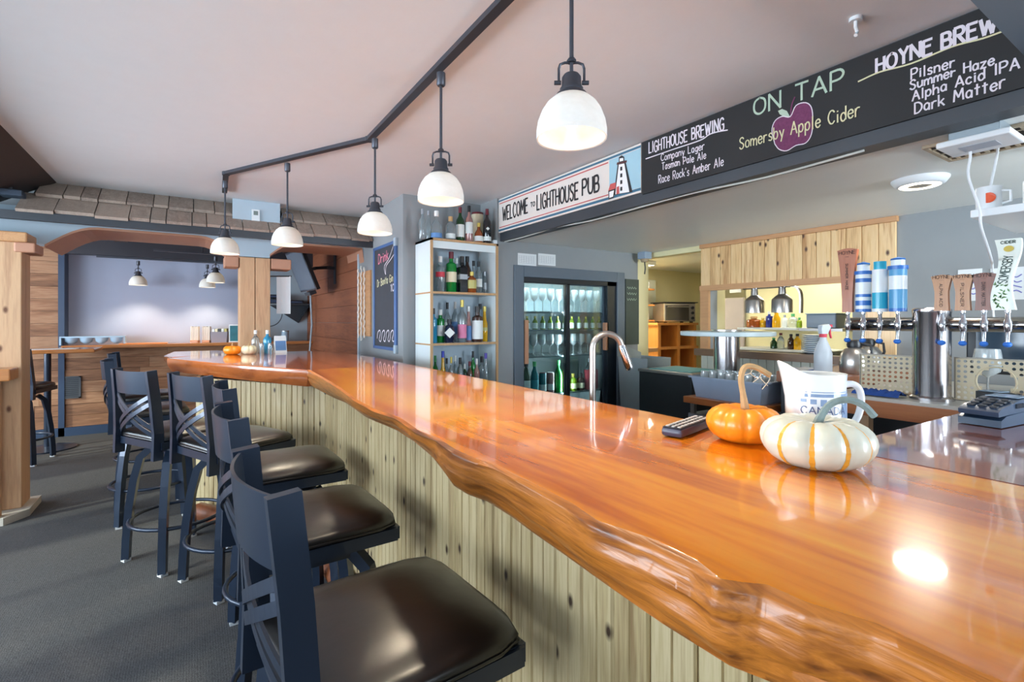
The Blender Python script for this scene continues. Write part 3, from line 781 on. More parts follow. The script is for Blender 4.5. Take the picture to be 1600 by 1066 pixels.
# ================================================================ bar stools
METAL_ST = plain('stool_metal', (34, 46, 64), 0.36, 0.35, var=0.08, coat=0.25)
VINYL = plain('black_vinyl', (15, 14, 15), 0.3, 0, var=0.15, scale=30, bump=0.1, spec=0.7)
GLIDE = plain('glide_plastic', (188, 192, 196), 0.5)
def make_stool(label):
    t = thing('bar_stool', label, 'stool', (0, 0, 0), 0, 'cross-back bar stools')
    # cushion: domed rounded square
    def ring(h, z, n=32, e=8):
        out = []
        for k in range(n):
            a = 2 * PI * k / n; c, s = math.cos(a), math.sin(a)
            r = h / ((abs(c) ** e + abs(s) ** e) ** (1 / e))
            out.append(Vector((r * c * (1 + .02 * 0), r * s, z)))
        return out
    rows = [ring(.204, .712), ring(.212, .718), ring(.213, .731), ring(.206, .742, e=7), ring(.185, .752, e=6), ring(.14, .761, e=5), ring(.08, .766, e=4), ring(.02, .768, e=3)]
    cs = MB().grid(rows, True)
    cs.add(rows[-1], [tuple(range(32))]); cs.add(rows[0], [tuple(range(32))])
    seat = cs.build('seat', VINYL, t, 60)
    MB().tube(ring(.2125, .719), .004, 6, True).build('piping', VINYL, seat, 60)
    fr_ = MB()
    for sx in (-1, 1): fr_.box((sx * .198 - .012, -.2, .672), (sx * .198 + .012, .2, .71)); fr_.box((-.2, sx * .198 - .012, .672), (.2, sx * .198 + .012, .71))
    fr_.box((-.2, -.2, .7), (.2, .2, .711))
    fr_.build('seat_frame', METAL_ST, t)
    MB().box((-.1, -.1, .655), (.1, .1, .672)).lathe([(.06, .625), (.06, .66)], seg=16).box((-.11, -.11, .612), (.11, .11, .628)).build('swivel', METAL_ST, t)
    for k in range(4):
        a = PI / 4 + k * PI / 2; c, s = math.cos(a), math.sin(a)
        prof = [(.14, .625), (.185, .58), (.215, .46), (.238, .3), (.252, .12), (.256, .012)]
        leg = MB().tube([(c * r, s * r, z) for r, z in prof], .0185, square=True, up=(-s, c, 0)).build('leg', METAL_ST, t)
        MB().box((c * .256 - .018, s * .256 - .018, 0), (c * .256 + .018, s * .256 + .018, .014)).build('glide', GLIDE, leg)
    MB().tube(arc((0, 0, .235), .232, 0, 2 * PI, 30, 'xy')[:-1], .0105, 8, True).build('foot_ring', METAL_ST, t, 60)
    # back posts: flat bars, slightly raked
    for sy in (-1, 1):
        MB().tube([(-.212, sy * .19, .62), (-.208, sy * .19, .76), (-.216, sy * .178, .92), (-.232, sy * .168, 1.09)], 1, flat=(.0125, .0245), up=(1, 0, 0)).build('back_post', METAL_ST, t)
    def bow(y, z, b=.045): return Vector((-.2 - (z - .7) * .085 - b * (1 - (y / .185) ** 2), y, z))
    rows = []
    for z in (.965, 1.085):
        for off in (0, .006):
            rows.append([bow(.168 * k / 8, z) + Vector((off, 0, 0)) for k in range(-8, 9)])
    MB().grid([rows[0], rows[2], rows[3], rows[1], rows[0]]).build('top_rail', METAL_ST, t, 50)
    for sgn in (-1, 1):
        for dz in (0, .065):
            pts = []
            for k in range(-8, 9):
                u = k / 8
                pts.append(bow(.178 * u, (.83 + dz * .6) + sgn * u * (.095), .035 if sgn > 0 else .043))
            MB().tube(pts, 1, flat=(.011, .003), up=(1, 0, 0)).build('cross_bar', METAL_ST, t)
    return t
st0 = make_stool('black vinyl cross-back bar stool nearest the camera at the long slab')
st0.location = (.335, 1.0, 0); st0.rotation_euler = (0, 0, math.radians(4))
for x, y, a, lab in [
        (.325, 1.68, 3, 'black vinyl bar stool, second from the camera along the slab'),
        (.345, 2.36, 2, 'black vinyl bar stool, third from the camera along the slab'),
        (.20, 3.0, 24, 'black bar stool facing the bar corner, cross back turned to the camera'),
        (-.065, 3.46, 30, 'black bar stool with blue-lit cross back, at the angled bar end'),
        (-.24, 4.3, 6, 'dark bar stool side-on behind the angled-end stool, facing the bar'),
        (-.3, 5.15, 2, 'dark bar stool farthest along the bar, beyond the side-on one')]:
    dup(st0, (x, y, 0), math.radians(a), lab)
dup(st0, (-1.38, 6.5, 0), math.radians(78), 'black bar stool at the small high table behind the rough post')
# high table by the post
tb = thing('high_table', 'small wooden high table with papers behind the rough post', 'table', (-1.28, 7.05, 0))
MB().rbox((-.42, -.3, 1.02), (.42, .3, 1.06), .01).build('top', LEDGE, tb)
MB().lathe([(.03, .02), (.03, 1.02)], seg=14).build('pedestal', METAL_ST, tb, 40)
MB().lathe([(.24, 0), (.24, .012), (.06, .03)], seg=24).build('base', METAL_ST, tb, 40)
tag(MB().box((-1.45, 6.82, 1.06), (-1.02, 7.02, 1.063)).build('paper_menu', WHITE), 'white paper menu lying on the small high table', 'menu')

# ================================================================ ceiling track and pendants over the bar
BRONZE = plain('oiled_bronze', (78, 80, 88), 0.42, 0.6, var=0.08)
SHADEG = shade_glass('opal_glass')
BULB = plain('bulb_glow', (255, 244, 220), 0.4, emit=(255, 236, 200), estr=9)
def track(name, label, pts, z):
    t = thing(name, label, 'track light', (0, 0, 0))
    for a, b in zip(pts, pts[1:]):
        MB().tube([(a[0], a[1], z - .011), (b[0], b[1], z - .011)], 1, flat=(.018, .0105)).build('rail', BRONZE, t)
    for p in pts[1:-1]:
        MB().lathe([(.024, z - .024), (.024, z - .0005)], (p[0], p[1], 0), 14).build('joint', BRONZE, t)
    return t
TR = [(.85, -.6), (.85, 2.82), (.2, 4.02), (.22, 4.6)]
track('ceiling_track', 'dark bronze track rail bending across the ceiling above the bar', TR, ZC)
def make_pendant(label, zt, zrim, power, name='pendant_lamp', group='pendants over the bar'):
    """origin at the shade rim centre"""
    t = thing(name, label, 'pendant lamp', (0, 0, 0), 0, group)
    H = zt - zrim
    MB().lathe([(.014, H - .075), (.018, H - .07), (.018, H - .022), (.014, H - .02)], seg=12).build('adapter', BRONZE, t, 40)
    K = .8                                   # hardware and shade heights
    def kz(prof): return [(r, z * K) for r, z in prof]
    MB().lathe([(.0058, .262 * K), (.0058, H - .07)], seg=10).lathe(kz([(.008, .255), (.013, .262), (.0085, .27), (.012, .255)]), seg=12).build('rod', BRONZE, t, 40)
    yk = [(-.034, 0, .185), (-.034, 0, .235)] + [(x_, 0, .235 + .02 * math.sin(a_)) for x_, a_ in ((-.03, .8), (-.018, 1.5), (0, 1.57), (.018, 1.5), (.03, .8))] + [(.034, 0, .235), (.034, 0, .185)]
    yk = [(x_, y_, z_ * K) for x_, y_, z_ in yk]
    MB().tube(yk, .0035, 8).tube([(-.046, 0, .188 * K), (-.028, 0, .188 * K)], .006).tube([(.028, 0, .188 * K), (.046, 0, .188 * K)], .006).tube([(0, 0, .2 * K), (0, 0, .262 * K)], .005).build('yoke', BRONZE, t, 40)
    MB().lathe(kz([(.02, .215), (.0255, .205), (.0265, .175), (.031, .168), (.031, .158), (.04, .15), (.042, .142)])[::-1], seg=18).build('socket', BRONZE, t, 40)
    outer = kz([(.093, .0), (.093, .03), (.089, .06), (.08, .09), (.066, .117), (.048, .137), (.03, .145)])
    inner = [(r - .004, z + (.002 if z == 0 else -.002)) for r, z in outer]
    MB().lathe(outer + inner[::-1] + [outer[0]], seg=28, cap=False).build('shade', SHADEG, t, 50)
    MB().sphere((0, 0, .055), .024, 1.1).build('bulb', BULB, t, 60)
    lamp('pendant_light', 'SPOT', (0, 0, .022), power, (1.0, 0.85, 0.62), direction=(0, 0, -1), parent=t, radius=.03, spot=2.1)
    return t
ZRIM = 1.835
pd = make_pendant('opal glass pendant with bronze rod, largest and closest over the slab', ZC - .02, ZRIM, 19)
pd.location = (.85, 1.025, ZRIM); pd.rotation_euler = (0, 0, -YAW)
for x, y, lab in [(.85, 1.85, 'opal glass pendant second along the track, before the liquor shelf'), (.85, 2.715, 'opal glass pendant at the track bend beside the framed chalkboard'),
                  (.512, 3.44, 'opal glass pendant in the middle of the angled track run'), (.2, 4.12, 'opal glass pendant at the far end of the bar track')]:
    dup(pd, (x, y, ZRIM), -YAW, lab)
# alcove track and pendants
track('alcove_track', 'short dark track rail under the alcove header beam', [(-.95, 7.6), (.62, 7.6)], 2.13)
pa = make_pendant('opal pendant alone at the left of the alcove wall', 2.11, 1.79, 16, 'pendant_lamp', 'pendants in the alcove')
pa.location = (at_y(216, 445, 7.6).x, 7.6, 1.79); pa.rotation_euler = (0, 0, -.4)
for k, (px, yy, lab) in enumerate([(324, 7.6, 'opal pendant lowest of the alcove cluster'), (337, 6.6, 'opal pendant in front in the alcove cluster')]):
    p_ = at_y(px, 440, yy)
    dup(pa, (p_.x, yy, 1.79), -.4, lab)
track('alcove_track', 'short dark track rail before the alcove cluster pendants', [(-.35, 6.6), (.62, 6.6)], 2.13)
MB_ = MB().tube([(.1, 6.6, 2.13), (.1, 6.6, 2.37)], .006).build('hanger', BRONZE, [o for o in COL.objects if o.name.startswith('alcove_track')][-1])

# ================================================================ signs on the header beam
CHALKB = plain('chalkboard_black', (22, 20, 21), 0.6, var=0.25, scale=5)
CH_W = plain('chalk_white', (222, 214, 222), 0.9)
CH_G = plain('chalk_green', (176, 196, 176), 0.9)
CH_Y = plain('chalk_cream', (214, 208, 168), 0.9)
CH_P = plain('chalk_purple', (112, 58, 92), 0.95, var=0.35, scale=90)
CH_K = plain('chalk_pink', (220, 130, 150), 0.9)
NX = Vector((-1, 0, 0))
XB = XBEAM - .012
cb = thing('chalkboard_menu', 'long black chalkboard listing beers on tap along the header beam', 'chalkboard', (0, 0, 0))
yl, yrr = at_x(1003, 260, XB).y, .425
ztop = 2.392; zbt = at_x(1003, 304, XB).z
MB().box((XB, yrr, zbt), (XBEAM - .0005, yl, ztop)).build('board', CHALKB, cb)
XT = XB - .0005
def px7(x, y): return (1000 + x / 2.665, y / 2.665)
def chalk(text, a, b, hpx, mat, half=.0028, parent=cb, conv=px7, X=XT, bounce=.5):
    p, q = at_x(*conv(*a), X), at_x(*conv(*b), X)
    h = hpx / 2.665 * depth(p) / FPX
    lettering(text, p, q, h, NX, half, mat, parent, bounce=bounce)
chalk('LIGHTHOUSE BREWING', (38, 640), (350, 540), 44, CH_W, .0036)
chalk('Company Lager', (88, 672), (268, 622), 28, CH_W, .0024)
chalk('Tasman Pale Ale', (92, 708), (275, 660), 28, CH_W, .0024)
chalk("Race Rock's Amber Ale", (78, 765), (348, 690), 32, CH_W, .0024)
chalk('ON TAP', (475, 482), (848, 364), 66, CH_G, .0046)
chalk('HOYNE', (985, 303), (1215, 222), 58, CH_W, .0048)
chalk('BREWING', (1258, 203), (1650, 78), 62, CH_W, .005)
chalk('Pilsner', (1130, 332), (1310, 278), 42, CH_W, .0026)
chalk('Summer Haze', (1125, 374), (1475, 268), 38, CH_W, .0026)
chalk('Alpha Acid IPA', (1135, 420), (1580, 284), 40, CH_W, .0026)
chalk('Dark Matter', (1145, 474), (1520, 362), 44, CH_W, .0026)
def chalk_line(pts, mat, half=.003):
    mb = MB(); ribbon(mb, smooth_path([at_x(*px7(*p), XT) + NX * .0015 for p in pts], 5), half, NX)
    o = mb.build('underline', mat, cb); return o
chalk_line([(25, 662), (140, 622), (250, 585), (290, 560), (330, 548), (365, 542)], CH_W)
chalk_line([(910, 340), (1000, 300), (1130, 265), (1300, 195), (1430, 160), (1540, 120)], CH_Y)
# apple drawn in purple chalk, with outline, leaf and stem
apple = [(562, 600), (550, 545), (562, 505), (592, 485), (626, 486), (650, 440), (690, 428), (714, 448), (720, 500), (714, 560), (690, 596), (650, 606), (612, 628), (580, 622)]
ap = [at_x(*px7(*p), XT) + NX * .0006 for p in apple]
ap2 = smooth_path(ap + [ap[0]], 4)[:-1]
MB().add(ap2, [tuple(range(len(ap2)))]).build('apple_drawing', CH_P, cb)
mb = MB(); ribbon(mb, [p + NX * .0006 for p in ap2] + [ap2[0] + NX * .0006], .002, NX); mb.build('apple_outline', CH_W, cb)
lf = [at_x(*px7(*p), XT) + NX * .0012 for p in [(575, 462), (592, 454), (612, 462), (626, 488), (600, 486), (582, 476)]]
MB().add(lf, [tuple(range(6))]).build('apple_leaf', CH_G, cb)
mb = MB(); ribbon(mb, smooth_path([at_x(*px7(*p), XT) + NX * .0012 for p in [(628, 486), (632, 440), (645, 405)]], 4), .003, NX); mb.build('apple_stem', CH_P, cb)
chalk('Somersby Apple Cider', (415, 622), (915, 482), 46, CH_Y, .0028, X=XT - .002)

ws = thing('welcome_sign', 'white painted pub welcome sign with a lighthouse picture on the header beam', 'sign', (0, 0, 0))
def px8(x, y): return (760 + x / 5.33, 180 + y / 5.33)
SIGNW = plain('sign_cream', (224, 216, 208), 0.5, var=0.02)
yl2, yr2 = at_x(*px8(95, 800), XB).y, at_x(*px8(1290, 400), XB).y
zt2, zb2 = at_x(*px8(95, 705), XB).z, at_x(*px8(95, 985), XB).z
MB().box((XB, yr2 + .002, zb2), (XBEAM - .0005, yl2, zt2)).build('board', SIGNW, ws)
def sq(name, y0, y1, z0, z1, mat, lift=.0006):
    return MB().box((XT - lift, y0, z0), (XT, y1, z1)).build(name, mat, ws)
BL1, BL2, RD = plain('sign_blue', (60, 108, 134), 0.5), plain('sign_pale_blue', (160, 198, 212), 0.5), plain('sign_red', (196, 88, 84), 0.5)
H2 = zt2 - zb2
sq('blue_band', yr2 + .003, yl2 - .006, zt2 - .026, zt2 - .012, BL1); sq('blue_band', yr2 + .003, yl2 - .006, zb2 + .012, zb2 + .028, BL1)
yd = at_x(*px8(1015, 500), XB).y
sq('red_line', yd, yl2 - .03, zt2 - .046, zt2 - .038, RD); sq('red_line', yd, yl2 - .03, zb2 + .04, zb2 + .047, RD)
sq('sky_patch', yr2 + .004, yd - .01, zb2 + .03, zt2 - .03, BL2)
BLK = plain('sign_black', (40, 38, 40), 0.5)
def sign_text(text, a, b, hpx, half):
    p, q = at_x(*px8(*a), XT), at_x(*px8(*b), XT)
    lettering(text, p, q, hpx / 5.33 * depth(p) / FPX, NX, half, BLK, ws)
sign_text('WELCOME', (136, 880), (345, 812), 112, .0068)
sign_text('TO', (370, 766), (405, 755), 36, .004)
sign_text('LIGHTHOUSE', (422, 790), (765, 697), 122, .0068)
sign_text('PUB', (800, 668), (938, 632), 128, .0075)
def flat_poly(name, pts, mat, lift=.001):
    vs = [at_x(*px8(*p), XT) + NX * lift for p in pts]
    return MB().add(vs, [tuple(range(len(vs)))]).build(name, mat, ws)
flat_poly('tower_outline', [(1062, 668), (1095, 400), (1160, 385), (1218, 640)], BLK, .0012)
flat_poly('tower', [(1075, 660), (1104, 412), (1150, 402), (1192, 640)], plain('sign_white', (240, 240, 240), 0.5), .0018)
flat_poly('gallery', [(1086, 415), (1090, 395), (1172, 375), (1170, 395)], plain('sign_maroon', (88, 50, 50), 0.5), .0022)
flat_poly('lantern', [(1104, 395), (1106, 352), (1128, 335), (1150, 348), (1152, 385)], BLK, .0024)
flat_poly('lantern_glass', [(1112, 388), (1113, 362), (1142, 356), (1143, 380)], MATS['sign_white'], .0028)
for k in range(4):
    yy = 430 + k * 56
    flat_poly('tower_window', [(1116, yy + 34), (1117, yy + 2), (1134, yy - 2), (1134, yy + 30)], BLK, .0022)
flat_poly('house', [(1020, 705), (1018, 630), (1075, 612), (1062, 690)], BLK, .003)
flat_poly('house_wall', [(1027, 690), (1026, 640), (1066, 626), (1058, 680)], MATS['sign_white'], .0034)
flat_poly('house_roof', [(1018, 632), (1035, 575), (1082, 560), (1078, 612)], RD, .0036)
flat_poly('tower_door', [(1085, 660), (1086, 600), (1108, 590), (1110, 652)], RD, .0026)

# white conduit and loose cable under the beam, ceiling sprinkler stub
cable = tag(MB().tube(smooth_path([(XBEAM + .03, yy, 2.03 + (.012 * math.sin(yy * 9) if 1 < yy < 3 else 0)) for yy in [.9, 1.3, 1.7, 2.1, 2.5, 2.9, 3.3, 3.6]], 4), .005, 6).build('cable', plain('cable_grey', (196, 196, 190), 0.6)), 'grey cable tacked loosely along the underside of the header beam', 'cable')
sp = at_z(1337, 28, ZC)
so = thing('sprinkler_stub', 'small white sprinkler stub on the ceiling before the chalkboard', 'sprinkler', (sp.x, sp.y, ZC))
MB().lathe([(.02, -.012), (.02, 0)], seg=14).build('flange', WHITE, so, 40)
MB().tube([(0, 0, 0), (0, 0, -.03), (.012, 0, -.045), (0, 0, -.06)], .006).build('nozzle', WHITE, so)

# ================================================================ framed chalkboard and cribbage-like hanging on the grey side wall
fc = thing('framed_chalkboard', 'tall blue-framed chalkboard with drink doodles on the grey wall', 'chalkboard', (0, 0, 0))
X2 = XW - .022
ya_, yb2 = at_x(587, 470, XW).y, at_x(621, 470, XW).y
za_, zb3 = at_x(621, 378, XW).z, at_x(621, 546, XW).z
MB().box((XW - .014, yb2, zb3), (XW - .001, ya_, za_)).build('slate', plain('slate', (62, 64, 70), 0.6, var=0.15), fc)
BF = plain('blue_frame', (86, 118, 170), 0.35, 0.2)
for a, b in (((yb2 - .012, zb3 - .015), (yb2 + .03, za_ + .015)), ((ya_ - .02, zb3 - .015), (ya_ + .012, za_ + .015)), ((yb2, zb3 - .015), (ya_, zb3 + .012)), ((yb2, za_ - .012), (ya_, za_ + .015))):
    MB().rbox((X2, a[0], a[1]), (XW - .001, b[0], b[1]), .003).build('frame_bar', BF, fc)
for zc_ in (zb3, za_):
    MB().rbox((X2 - .003, yb2 - .016, zc_ - .035), (XW - .001, yb2 + .034, zc_ + .035), .003).build('corner_cap', BLUEGREY, fc)
X3 = XW - .0145
def fpx(x, y): return (550 + x / 5.609, 370 + y / 5.609)
def fchalk(text, a, b, hp, mat, half):
    p, q = at_x(*fpx(*a), X3), at_x(*fpx(*b), X3)
    lettering(text, p, q, hp / 5.609 * depth(p) / FPX, NX, half, mat, fc, bounce=.4)
fchalk('Drink', (232, 240), (318, 195), 80, CH_K, .006)
fchalk('Dr Bonita Gin', (222, 440), (360, 390), 60, CH_Y, .004)
fchalk('10', (340, 480), (370, 470), 60, CH_W, .005)
def fline(pts, mat, half=.004, name='doodle'):
    mb = MB(); ribbon(mb, smooth_path([at_x(*fpx(*p), X3) + NX * .0015 for p in pts], 5), half, NX); mb.build(name, mat, fc)
fline([(362, 85), (325, 190), (285, 260), (296, 330), (300, 260), (340, 200), (372, 150)], CH_W)
for k in range(4): fline([(222 + k * 38, 890), (228 + k * 38, 840), (244 + k * 38, 820), (250 + k * 38, 850), (240 + k * 38, 900), (252 + k * 38, 918), (262 + k * 38, 880)], CH_W, .005)
hg = thing('string_hanging', 'pine plaque hung with knotted white rope strings on the grey wall', 'wall hanging', (0, 0, 0))
yh0, yh1 = at_x(581, 470, XW).y, at_x(562, 470, XW).y
zh0, zh1 = at_x(581, 526, XW).z, at_x(581, 422, XW).z
MB().rbox((XW - .02, yh0, zh0), (XW - .001, yh1, zh1), .003).build('plaque', TRIMWOOD, hg)
ROPE = plain('white_rope', (232, 224, 214), 0.8, var=0.1, scale=80, bump=0.4)
for k in range(3):
    yy = yh0 + (yh1 - yh0) * (.35 + .25 * k)
    z0_, z1_ = zh0 - (.05 if k == 1 else .02), zh1 + (.06 if k == 1 else .04)
    n_ = 30
    MB().tube([(XW - .03 + .004 * math.sin(j * 2.1), yy + .008 * math.sin(j * 1.7 + k), z0_ + (z1_ - z0_) * j / n_) for j in range(n_ + 1)], [.007 + .003 * (j % 2) for j in range(n_ + 1)], 6).build('rope', ROPE, hg)

# ================================================================ liquor shelf
SHW = plain('shelf_white', (220, 230, 232), 0.45, var=0.02)
SHE = wood('plywood_edge', [(0.2, (168, 128, 84)), (0.8, (204, 164, 116))], 'Z', 2, 20, 0.5)
YS0 = 3.6
SX0, SX1 = at_y(673, 450, YS0).x, 2.185
sh = thing('liquor_shelf', 'white open liquor shelf unit with plywood edges beside the fridge', 'shelf unit', (SX0, YS0, 0))
SW, SD = SX1 - SX0, YN - .005 - YS0
ZS = [2.005, 1.585, 1.175, .765]
MB().box((0, .012, 0), (.02, SD, ZS[0])).build('side_panel', SHW, sh); MB().box((SW - .02, .012, 0), (SW, SD, ZS[0])).build('side_panel', SHW, sh)
MB().box((0, 0, 0), (.02, .012, ZS[0])).build('edge_strip', SHE, sh); MB().box((SW - .02, 0, 0), (SW, .012, ZS[0])).build('edge_strip', SHE, sh)
for z in ZS:
    MB().box((.02 if z < 2 else 0, .012, z - .018), (SW - .02 if z < 2 else SW, SD, z)).build('shelf', SHW, sh)
    MB().box((.02 if z < 2 else 0, 0, z - .018), (SW - .02 if z < 2 else SW, .012, z)).build('edge_strip', SHE, sh)
    if z < 2: MB().box((-.002, .012, z - .016), (0, SD, z - .004)).build('side_strip', SHE, sh)
MB().box((.02, .02, ZS[0] - .075), (SW - .02, .04, ZS[0] - .018)).build('valance', SHW, sh)
MB().box((.02, SD - .006, .4), (SW - .02, SD, ZS[0] - .018)).build('back_panel', BLUEGREY if False else plain('shelf_back', (180, 194, 204), 0.6), sh)

def glassy(name, rgb, trans=.75, rough=.08):
    return plain(name, rgb, rough, 0, .05, trans=trans, coat=.3)
G = {'clear': glassy('clear_glass', (214, 226, 230), .85), 'green': glassy('green_glass', (24, 150, 62), .35), 'dkgreen': glassy('dark_green_glass', (28, 78, 40), .35),
     'black': plain('black_glass', (22, 22, 28), .12, coat=.4), 'navy': plain('navy_glass', (26, 34, 60), .12, coat=.4), 'blue': glassy('sky_blue_glass', (60, 170, 216), .4),
     'amber': glassy('amber_glass', (168, 84, 34), .4), 'brown': plain('brown_glass', (64, 38, 28), .12, coat=.4), 'yellow': glassy('yellow_liqueur', (232, 178, 20), .3),
     'pink': glassy('rose_glass', (226, 168, 160), .6), 'teal': glassy('teal_glass', (44, 140, 150), .35), 'lime': glassy('lime_glass', (150, 180, 40), .4), 'cobalt': glassy('cobalt_glass', (34, 52, 150), .3)}
C = {'white': plain('cap_white', (230, 232, 230), .4), 'black': plain('cap_black', (26, 26, 30), .4), 'red': plain('cap_burgundy', (112, 36, 48), .4), 'gold': plain('cap_gold', (206, 184, 92), .35, .3),
     'silver': plain('cap_silver', (176, 182, 190), .3, .7), 'wood': plain('cap_wood', (204, 164, 112), .6), 'blue': plain('cap_blue', (52, 66, 176), .4), 'green': plain('cap_green', (92, 190, 120), .4), 'purple': plain('cap_purple', (82, 66, 160), .4)}
LB = {'white': plain('label_white', (226, 230, 226), .6, var=.05), 'red': plain('label_red', (204, 62, 78), .6), 'gold': plain('label_gold', (190, 182, 110), .5), 'silver': plain('label_silver', (150, 154, 158), .4, .3),
      'pink': plain('label_pink', (222, 132, 168), .6), 'cream': plain('label_cream', (232, 222, 190), .6), 'blue': plain('label_blue', (96, 138, 190), .6), 'green': plain('label_green', (80, 150, 92), .6), 'teal': plain('label_teal', (60, 160, 176), .6)}
def bottle_profile(style, r, h):
    if style == 'tall':   p = [(.9, 0), (1, .02), (1, .58), (.92, .64), (.5, .72), (.34, .78), (.32, .9)]
    elif style == 'round': p = [(.7, 0), (.95, .06), (1, .3), (.9, .5), (.6, .62), (.34, .7), (.32, .88)]
    elif style == 'squat': p = [(.9, 0), (1, .04), (1, .6), (.85, .7), (.4, .76), (.36, .88)]
    elif style == 'wine':  p = [(.9, 0), (1, .02), (1, .55), (.8, .66), (.45, .76), (.36, .82), (.36, .92)]
    elif style == 'can':   p = [(.85, 0), (1, .04), (1, .93), (.86, .98)]
    elif style == 'tube':  p = [(1, 0), (1, .94)]
    elif style == 'slim':  p = [(.9, 0), (1, .02), (1, .5), (.6, .62), (.5, .75), (.45, .92)]
    else:                  p = [(.9, 0), (1, .02), (1, .66), (.96, .7), (.4, .75), (.36, .9)]
    return [(r * a, h * b) for a, b in p]
def bottle(label, loc, r, h, glass, cap='black', style='tall', lab=None, lz=(.15, .45), group=None, name='liquor_bottle', cat='bottle', square=False, emblem=None):
    t = thing(name, label, cat, loc, 0, group)
    prof = bottle_profile(style, r, h)
    seg = 4 if square else 16
    M = Matrix.Rotation(PI / 4, 4, 'Z') if square else None
    f = 1.2 if square else 1
    MB().lathe([(a * f, b) for a, b in prof], seg=seg, M=M).build('body', G.get(glass) or LB.get(glass) or C.get(glass), t, 50 if not square else 25)
    rt, zt = prof[-1]
    MB().lathe([(rt * 1.25, zt - h * .07), (rt * 1.25, h), (rt * .9, h)] if style not in ('can', 'tube') else [(rt, zt), (rt * .95, h)], seg=14).build('cap', C[cap], t, 40)
    if lab:
        rl = r * 1.012
        if square: MB().lathe([(rl * f, h * lz[0]), (rl * f, h * lz[1])], seg=4, M=M, cap=False).build('label', LB[lab], t)
        else: MB().lathe([(rl, h * lz[0]), (rl, h * lz[1])], seg=16, cap=False).build('label', LB[lab], t, 60)
    if emblem:   # diamond or oval badge facing the room
        em = MB()
        a_ = -PI / 2 - .35
        fwd = Vector((math.cos(a_), math.sin(a_), 0)); side = Vector((-fwd.y, fwd.x, 0))
        c_ = fwd * (r * 1.05) + Vector((0, 0, h * emblem[2]))
        n_ = 4 if emblem[0] == 'diamond' else 14
        em.add([c_ + side * (emblem[1] * math.cos(2 * PI * k / n_)) + Vector((0, 0, emblem[1] * math.sin(2 * PI * k / n_))) for k in range(n_)], [tuple(range(n_))])
        em.build('badge', LB[emblem[3]], t)
    return t
def shelf_bottle(px, ytop, wpx, z, yoff, label, glass, cap, style='tall', lab=None, lz=(.15, .45), group=None, **kw):
    Y = YS0 + yoff
    p = at_y(px, 500, Y); d = depth(p)
    h = CAMZ + (HY - ytop) * d / FPX - z
    r = wpx / 2 * d / FPX
    return bottle(label, (p.x, Y, z + .001), r, h, glass, cap, style, lab, lz, group, **kw)
g1, g2, g3, g4 = 'bottles on top of the liquor shelf', 'bottles on the upper shelf tier', 'bottles on the middle shelf tier', 'bottles on the lower shelf tier'
z = ZS[0]
shelf_bottle(660, 327, 11, z, .13, 'tall clear bottle at the left end on top of the liquor shelf', 'clear', 'silver', 'tall', None, group=g1)
shelf_bottle(670, 330, 9, z, .22, 'slim clear bottle behind the left end of the shelf top', 'clear', 'silver', 'slim', None, group=g1)
shelf_bottle(682, 330, 17, z, .09, 'clear decanter with blue collar and blue base on the shelf top', 'clear', 'white', 'round', 'blue', (.06, .22), g1, emblem=None)
shelf_bottle(704, 339, 15, z, .1, 'squat clear bottle with round wooden stopper on the shelf top', 'clear', 'wood', 'squat', 'white', (.1, .3), g1)
shelf_bottle(719, 324, 13, z, .12, 'green whisky bottle with burgundy capsule and white label on the shelf top', 'dkgreen', 'red', 'tall', 'white', (.15, .5), g1)
shelf_bottle(733, 322, 12, z, .1, 'pale bottle with dark cap and white label beside the green one on top', 'pink', 'black', 'tall', 'white', (.25, .55), g1)
shelf_bottle(746, 333, 19, z, .2, 'cream cylindrical carton with red lid behind bottles on the shelf top', 'cream', 'red', 'tube', None, group=g1, name='gift_tube', cat='carton')
shelf_bottle(748, 349, 14, z, .08, 'small amber bottle with white label in front of the cream carton', 'amber', 'gold', 'round', 'white', (.1, .35), g1)
shelf_bottle(761, 327, 13, z, .06, 'black bottle with red capsule at the right end of the shelf top', 'black', 'red', 'tall', 'white', (.08, .2), g1, emblem=('diamond', .016, .42, 'white'))
z = ZS[1]
shelf_bottle(688, 401, 14, z, .08, 'clear whisky bottle with slanted red and white label, upper tier', 'clear', 'white', 'shoulder', 'red', (.42, .56), g2)
shelf_bottle(705, 394, 17, z, .1, 'bright green bottle with dark red cap, upper tier', 'green', 'red', 'shoulder', 'cream', (.25, .5), g2)
shelf_bottle(713, 404, 10, z, .22, 'clear bottle with white cap behind the bright green one', 'clear', 'white', 'slim', None, group=g2)
shelf_bottle(722, 401, 15, z, .08, 'square black bottle with silver label, upper tier', 'black', 'black', 'shoulder', 'silver', (.36, .5), g2, square=True)
shelf_bottle(730, 401, 14, z, .2, 'brown bottle with black cap behind the square black one', 'brown', 'black', 'wine', 'silver', (.3, .45), g2)
shelf_bottle(737, 425, 15, z, .06, 'short round bottle with gold oval label, upper tier', 'amber', 'gold', 'squat', 'gold', (.2, .6), g2)
shelf_bottle(740, 408, 8, z, .22, 'thin clear bottle with dark stopper at the back, upper tier', 'clear', 'black', 'slim', None, group=g2)
shelf_bottle(748, 409, 11, z, .1, 'clear bottle with black cap right of the gold-labelled one', 'clear', 'black', 'tall', 'white', (.2, .45), g2)
shelf_bottle(757, 425, 9, z, .14, 'small clear printed bottle at the right end, upper tier', 'clear', 'silver', 'squat', 'silver', (.2, .5), g2)
z = ZS[2]
shelf_bottle(677, 482, 12, z, .08, 'sky blue gin bottle at the left end, middle tier', 'blue', 'black', 'shoulder', None, group=g3)
shelf_bottle(688, 484, 14, z, .13, 'green gin bottle with white label, middle tier', 'green', 'white', 'shoulder', 'white', (.2, .52), g3)
